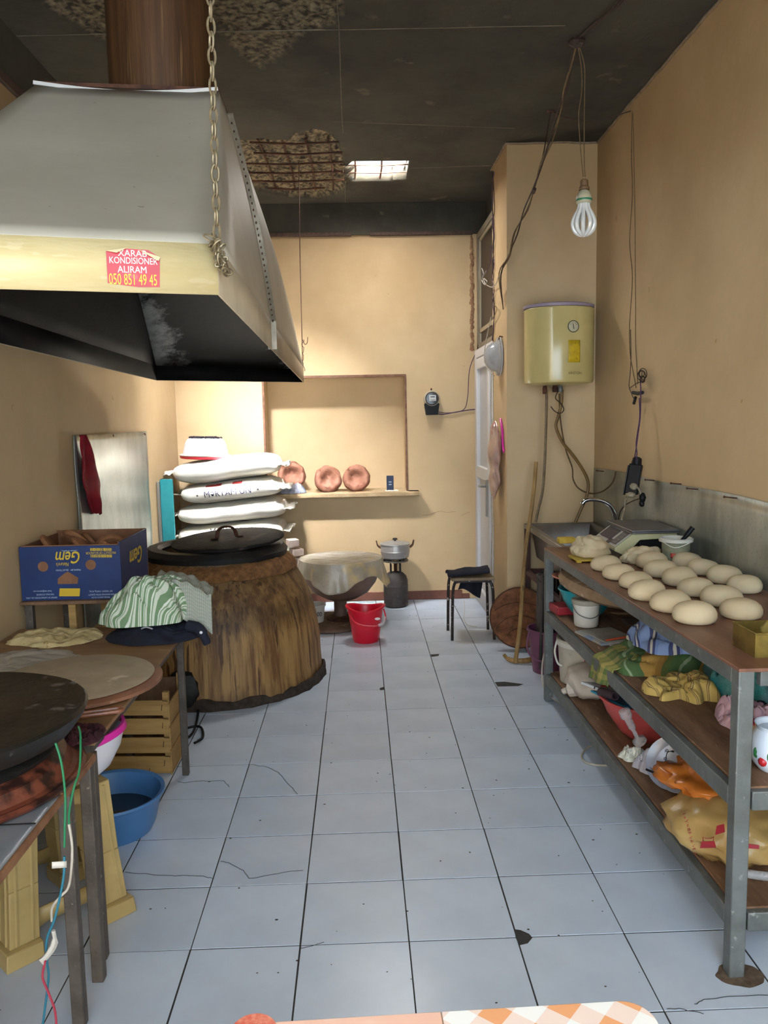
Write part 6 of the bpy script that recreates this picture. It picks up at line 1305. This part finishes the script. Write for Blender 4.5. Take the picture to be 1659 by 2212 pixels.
for k in range(5):
    a = 2*pi*k/5+.3; c_, s_ = cos(a), sin(a); side = Vector((-s_, c_, 0))
    for sd in (-1, 1):
        aa = a+sd*.30; c_, s_ = cos(aa), sin(aa)
        part(t, 'glass_tube', MB().tube([lb+Vector((c_*r_, s_*r_, z)) for r_, z in [(.018, -.10), (.022, -.125), (.036, -.150), (.047, -.175), (.049, -.195), (.040, -.218), (.022, -.232), (.006, -.236)]], .0090, 8, smooth=4), TUBEM)
hk = aZ(1246, 85, H-.004)
cord = [hk, aY(1256, 150, 3.68), aY(1256, 200, 3.68), aY(1250, 250, 3.68), aY(1254, 320, 3.68), aY(1260, 382, 3.68)]
cord2 = [hk, aY(1262, 140, 3.68), aY(1263, 200, 3.68), aY(1262, 270, 3.68), aY(1262, 340, 3.68), aY(1264, 382, 3.68)]
part(t, 'cord', MB().tube(cord, .0022, 6, smooth=6), WIREO); part(t, 'cord', MB().tube(cord2, .0022, 6, smooth=6), WIREO)
t = thing('ceiling_cables', 'bundle of old dark cables sagging from the ceiling hook down to the pillar edge', 'cables', tuple(hk))
rr = random.Random(21)
for k in range(4):
    P = [hk+Vector((rr.uniform(-.01, .01), rr.uniform(-.01, .01), 0))]
    for px, py, y in [(1236, 130, 3.75), (1222, 190, 3.86), (1208, 240, 3.97), (1190, 300, 4.1), (1172, 355, 4.22), (1155, 405, 4.36), (1135, 455, 4.5), (1115, 505, 4.65), (1097, 550, 4.80), (1078, 590, 4.92)]:
        P.append(aY(px+rr.uniform(-5, 5), py+rr.uniform(-3, 3), y))
    P.append(Vector((.905, 5.10-.02*k, 2.18-.03*k)))
    part(t, 'cable', MB().tube(P, .0034, 6, smooth=4), WIREB if k % 2 else WIREO)
for k in range(3):
    P = [aZ(1400-10*k, -60, H-.02), aZ(1340-8*k, 10+3*k, H-.03-.01*k), aZ(1290, 45+4*k, H-.02), hk]
    part(t, 'cable', MB().tube(P, .0036, 6, smooth=5), WIREB)
part(t, 'cable_knot', MB().blob(hk+Vector((0, 0, -.012)), (.035, .025, .02), 12, 8, .6, 3, 4), WIREB)
part(t, 'loose_end', MB().tube([hk, aY(1252, 100, 3.68), aY(1251, 112, 3.68)], .005, 6), WIREB)
part(t, 'tape_wrap', MB().tube([aY(1155, 408, 4.36), aY(1152, 416, 4.39)], .010, 8), WIREB)
h2 = aZ(1190, 240, H-.004); t = thing('wall_cable', 'thin dark cable strung under the ceiling from a hook to the right wall', 'cable', tuple(h2))
part(t, 'strand', MB().tube([h2, aZ(1230, 256, H-.02), aZ(1290, 262, H-.03), aZ(1330, 250, H-.02), aX(1362, 240, XR-.02)], .003, 6, smooth=6), WIREB)
part(t, 'strand', MB().tube([h2, aY(1186, 262, 4.45), aY(1180, 300, 4.40), aY(1172, 340, 4.30)], .003, 6, smooth=6), WIREB)
part(t, 'ceiling_hook', MB().blob(h2, (.02, .012, .012), 8, 6, .4, 3, 2), RUST)
# wires down the pillar edge
t = thing('pillar_wires', 'tangle of thin wires running down the pillar edge beside the transom window', 'wires', (.90, 5.45, .2))
rr = random.Random(31)
for k, m_ in enumerate([WIREB, WIREP, WIREB, WIREO]):
    P = [(1063+rr.uniform(0, 5), py+rr.uniform(-4, 4)) for py in range(372, 760 if k else 620, 28)]
    part(t, 'strand', MB().tube([aX(px, py, .902+.002*k) for px, py in P], .0028, 6, smooth=4), m_)
for k in range(2):
    P = [(1061+3*k+rr.uniform(0, 3), py) for py in range(740, 1330, 40)]
    part(t, 'strand', MB().tube([aX(px, py, .900) for px, py in P], .0028, 6, smooth=4), WIREW)
P = [(1050, 585), (1044, 600), (1048, 612), (1055, 618), (1064, 620), (1072, 612), (1076, 600)]; part(t, 'strand', MB().tube([aX(px, py, .895) for px, py in P], .003, 6, smooth=5), WIREW)
P = [(1041, 580), (1045, 592), (1041, 605), (1048, 615), (1052, 608), (1046, 602)]; part(t, 'knot', MB().tube([aX(px, py, .890) for px, py in P], .004, 6, smooth=5), WIREW)
P = [(1061, 530), (1058, 570), (1050, 590)]; part(t, 'strand', MB().tube([aX(px, py, .895) for px, py in P], .0025, 6, smooth=5), WIREP)
P = [(1061, 685), (1053, 720), (1047, 760), (1050, 790), (1062, 806), (1068, 812)]; part(t, 'strand', MB().tube([aX(px, py, .87) for px, py in P], .003, 6, smooth=5), WIREW)
P = [(1063, 690), (1071, 675), (1073, 665), (1066, 658)]; part(t, 'strand', MB().tube([aX(px, py, .895) for px, py in P], .0025, 6, smooth=5), WIREO)
# glass lamp shade hung on the pillar side
t = thing('glass_shade', 'clear domed plastic lampshade hung on the pillar side below the wires', 'lampshade', (.915, 5.20, 1.70))
SMx = Matrix.Translation((.912, 5.19, 1.815)) @ Matrix.Rotation(radians(-90), 4, 'Y')
part(t, 'dome', MB().lathe([(.118, .002), (.120, .020), (.095, .030), (.090, .050), (.070, .080), (.040, .098), (.001, .105), (.001, .102), (.038, .095), (.067, .077), (.087, .048), (.092, .027), (.115, .016)], M=SMx, n=48), mat('clear_dome_plastic', 'dcdfe2', 'cdd0d4', scale=5, rough=.12, trans=.5, alpha=.6))
part(t, 'rim', MB().tube([SMx @ Vector((.119*cos(2*pi*k/40), .119*sin(2*pi*k/40), .006)) for k in range(40)], .004, 8, closed=True), mat('greyish_dome_rim', 'a9abaf', rough=.3))
part(t, 'hook', MB().tube([(.914, 5.11, 1.93), (.895, 5.11, 1.935), (.89, 5.115, 1.915)], .004, 6), RUST)
def bagf(u, v):
    a = 2*pi*u; P = [(0, 1.410, .012), (.12, 1.37, .05), (.35, 1.22, .085), (.55, 1.12, .06), (.75, 1.02, .075), (.92, .95, .045), (1, .905, .008)]
    for (v0, z0, w0), (v1, z1, w1) in zip(P, P[1:]):
        if v <= v1: q = (v-v0)/(v1-v0); z = z0+(z1-z0)*q; w_ = w0+(w1-w0)*q; break
    n_ = 1+.35*noise.noise(Vector((cos(a)*1.6, sin(a)*1.6, v*6)))
    return Vector((.872+.032*cos(a)*w_/.07*n_-.0, 5.17+1.5*w_*sin(a)*n_+.03*v, z))
solo('pink_plastic_bag', MB().grid(bagf, 30, 34), mat('pinkish_film', 'c9a898', 'b08a80', scale=7, rough=.3, trans=.25, alpha=.85, bump=.8, bscale=22, c3='a83a58', s3=11, t3=.58), 'crumpled pinkish plastic bag hanging from a nail on the pillar side', 'plastic bag', smooth=75)
solo('magenta_handle', MB().tube([aX(1081, 905, .905), aX(1085, 930, .905), aX(1086, 960, .905), aX(1088, 976, .905)], .007, 8, smooth=4), MATS['magenta_plastic'], 'magenta plastic strip hanging behind the pinkish bag on the pillar', 'strip')
# right wall: wires, tangle, black socket
t = thing('socket_wires', 'long brown wires hanging down the right wall from ceiling to the black socket block', 'wires', (1.42, 4.3, 1.2))
def rw(P, r_, m_, x=1.435, nm='strand'): return part(t, nm, MB().tube([aX(px, py, x) for px, py in P], r_, 6, smooth=5), m_)
rw([(1366, 240), (1364, 330), (1366, 420), (1360, 520), (1366, 600), (1360, 700), (1361, 760), (1365, 790), (1371, 820), (1374, 838)], .0024, WIREO)
rw([(1367, 245), (1369, 330), (1371, 430), (1372, 540), (1373, 650), (1373, 740), (1376, 800), (1378, 830)], .0020, WIREO)
rw([(1362, 712), (1363, 770), (1361, 810), (1359, 835), (1366, 855), (1370, 862)], .0022, WIREB)
rr = random.Random(40)
for k in range(5):
    c_ = (1388+rr.uniform(-3, 3), 812+rr.uniform(-6, 8)); r0 = rr.uniform(6, 13)
    part(t, 'coiled_wire', MB().tube([aX(c_[0]+r0*.75*cos(a), c_[1]+r0*sin(a), 1.43+rr.uniform(-.01, .005)) for a in [2*pi*q/12 for q in range(12)]], .0022, 6, closed=True), WIREB)
rw([(1361, 838), (1375, 828), (1385, 822), (1387, 800)], .0022, WIREB)
part(t, 'taped_joint', MB().tube([aX(1367, 848, 1.43), aX(1378, 850, 1.43), aX(1388, 848, 1.43)], .009, 8), BLACK)
part(t, 'taped_joint', MB().tube([aX(1373, 858, 1.42), aX(1369, 872, 1.42)], .008, 8), BLACK)
for P in ([(1383, 822), (1384, 850), (1383, 900), (1378, 940), (1374, 970), (1369, 997)], [(1381, 860), (1382, 900), (1377, 935), (1374, 960), (1376, 980), (1373, 997)]):
    part(t, 'strand', MB().tube([aX(px, py, 1.425-.06*(py-822)/175) for px, py in P], .003, 6, smooth=5), WIREP)
sc = aX(1369, 1035, 1.365)
t = thing('socket_block', 'long black extension socket hanging on its wires in front of the backsplash', 'socket', (sc.x, sc.y, sc.z))
SKM = Matrix.Translation(sc) @ Matrix.Rotation(radians(9), 4, 'Y') @ Matrix.Rotation(radians(-30), 4, 'Z')
part(t, 'block', MB().box((0, 0, 0), (.062, .042, .150), SKM), DARKB, bevel=.005)
part(t, 'cable_grip', MB().lathe([(.026, .074), (.022, .105), (.010, .112)], M=SKM, n=20), DARKB)
part(t, 'side_rib', MB().box((-.034, 0, -.01), (.006, .046, .15), SKM), mat('dark_grey_rib', '2c2b2e', rough=.4), bevel=.002)
t = thing('plugs', 'pair of dirty white plugs with their leads in the black socket block', 'plugs', (sc.x, sc.y, sc.z-.05))
p0 = SKM @ Vector((.012, -.033, -.035)); p1 = SKM @ Vector((.006, -.035, -.078))
DPL = mat('dirty_white_plug', '9a8f7a', '776c58', scale=25, rough=.6, bump=.3)
part(t, 'plug', MB().blob(p0, (.020, .018, .017), 16, 12, .15, 3, 1), DPL); part(t, 'plug', MB().blob(p1, (.022, .018, .015), 16, 12, .2, 3, 2), DPL)
p2 = aY(1388, 1075, p1.y-.01); part(t, 'adapter', MB().blob(p2, (.016, .016, .024), 16, 12, .25, 3, 3).blob(p2+Vector((-.004, 0, -.028)), (.013, .013, .018), 14, 10, .2, 3, 5), DARKB)
part(t, 'lead', MB().tube([p1, aY(1353, 1075, 4.02), aY(1349, 1100, 3.98), aY(1343, 1122, 3.90)], .0048, 8, smooth=5), DPL)
part(t, 'lead', MB().tube([p2, aY(1365, 1083, 4.05), aY(1350, 1092, 4.15), aY(1340, 1105, 4.3), aY(1336, 1122, 4.45)], .003, 8, smooth=5), WIREB)
part(t, 'lead', MB().tube([p0, p0+Vector((.02, -.008, -.01)), p2], .0045, 8, smooth=5), DPL)

# ------------------------------------------------------------------ near table with gingham oilcloth
t = thing('near_table', 'table corner in the foreground covered with a checked oilcloth', 'table', (-.1, .55, 0))
def rr_poly(x0, x1, y0, y1, r, n=8):
    P = [(x0, y0), (x1, y0)]
    for k in range(n+1): a = pi/2*k/n; P.append((x1-r+r*cos(pi/2*0+a)*1.0, y1-r+r*sin(a)))
    P.append((x0, y1)); return P
rotT = Matrix.Translation((0, .868, 0)) @ Matrix.Rotation(radians(1.6), 4, 'Z')
part(t, 'tabletop', MB().prism(rr_poly(-.62, .318, -.55, -.008, .035), .718, .742, rotT), PLY)
for x, y in ((-.56, .40), (.28, .40), (-.56, .80), (.28, .80)): part(t, 'leg', MB().b2((x-.02, y-.02, 0), (x+.02, y+.02, .718)), STEELG, bevel=.003)
OIL = mat('checked_oilcloth', 'ffffff', rough=.35); N, L = OIL.node_tree.nodes, OIL.node_tree.links; b = N['Principled BSDF']
tcn = N.new('ShaderNodeTexCoord'); mp = N.new('ShaderNodeMapping'); mp.inputs['Rotation'].default_value = (0, 0, radians(40)); L.new(tcn.outputs['Object'], mp.inputs[0])
ck = N.new('ShaderNodeTexChecker'); ck.inputs['Scale'].default_value = 28; ck.inputs[1].default_value = srgb('f2efe9'); ck.inputs[2].default_value = srgb('f2efe9'); L.new(mp.outputs[0], ck.inputs[0])
def wvn(ax, sc):
    sx = N.new('ShaderNodeSeparateXYZ'); L.new(mp.outputs[0], sx.inputs[0]); m1 = N.new('ShaderNodeMath'); m1.operation = 'MULTIPLY'; m1.inputs[1].default_value = sc; L.new(sx.outputs[ax], m1.inputs[0])
    f = N.new('ShaderNodeMath'); f.operation = 'FRACT'; L.new(m1.outputs[0], f.inputs[0]); g = N.new('ShaderNodeMath'); g.operation = 'GREATER_THAN'; g.inputs[1].default_value = .5; L.new(f.outputs[0], g.inputs[0]); return g.outputs[0]
ax_, ay_ = wvn(0, 17), wvn(1, 17); sm = N.new('ShaderNodeMath'); sm.operation = 'ADD'; L.new(ax_, sm.inputs[0]); L.new(ay_, sm.inputs[1])
thn = wvn(0, 170); tm_ = N.new('ShaderNodeMath'); tm_.operation = 'MULTIPLY'; L.new(thn, tm_.inputs[0]); tm_.inputs[1].default_value = .5
r = N.new('ShaderNodeValToRGB'); r.color_ramp.interpolation = 'CONSTANT'; r.color_ramp.elements[0].color = srgb('f3f0ea'); r.color_ramp.elements[1].position = .4; r.color_ramp.elements[1].color = srgb('f0d8ca')
e_ = r.color_ramp.elements.new(.9); e_.color = srgb('eaa674'); dv = N.new('ShaderNodeMath'); dv.operation = 'MULTIPLY'; dv.inputs[1].default_value = .5; L.new(sm.outputs[0], dv.inputs[0]); L.new(dv.outputs[0], r.inputs[0])
L.new(r.outputs[0], b.inputs['Base Color'])
part(t, 'oilcloth', MB().prism(rr_poly(.082, .326, -.55, .0, .035), .742, .746, rotT).b2((.082, -.007+0, .69), (.285, -.001, .742), rotT), OIL, bevel=.001)
part(t, 'oilcloth_border', MB().prism([(-.63, -.55), (.0815, -.55), (.0815, .0), (-.63, .0)], .742, .746, rotT).b2((-.63, -.007, .69), (.0815, -.001, .742), rotT), mat('salmon_oilcloth', 'f0c4ae', 'eab8a0', scale=4, rough=.35, c3='efc9b6', s3=9, t3=.6), bevel=.001)
part(t, 'printed_motif', MB().lathe([(.026, .0), (.026, .0006)], M=rotT @ Matrix.Translation((-.135, -.012, .7462)), n=24), mat('brick_red_motif', 'cf5a46', 'e2957c', scale=130, rough=.4))
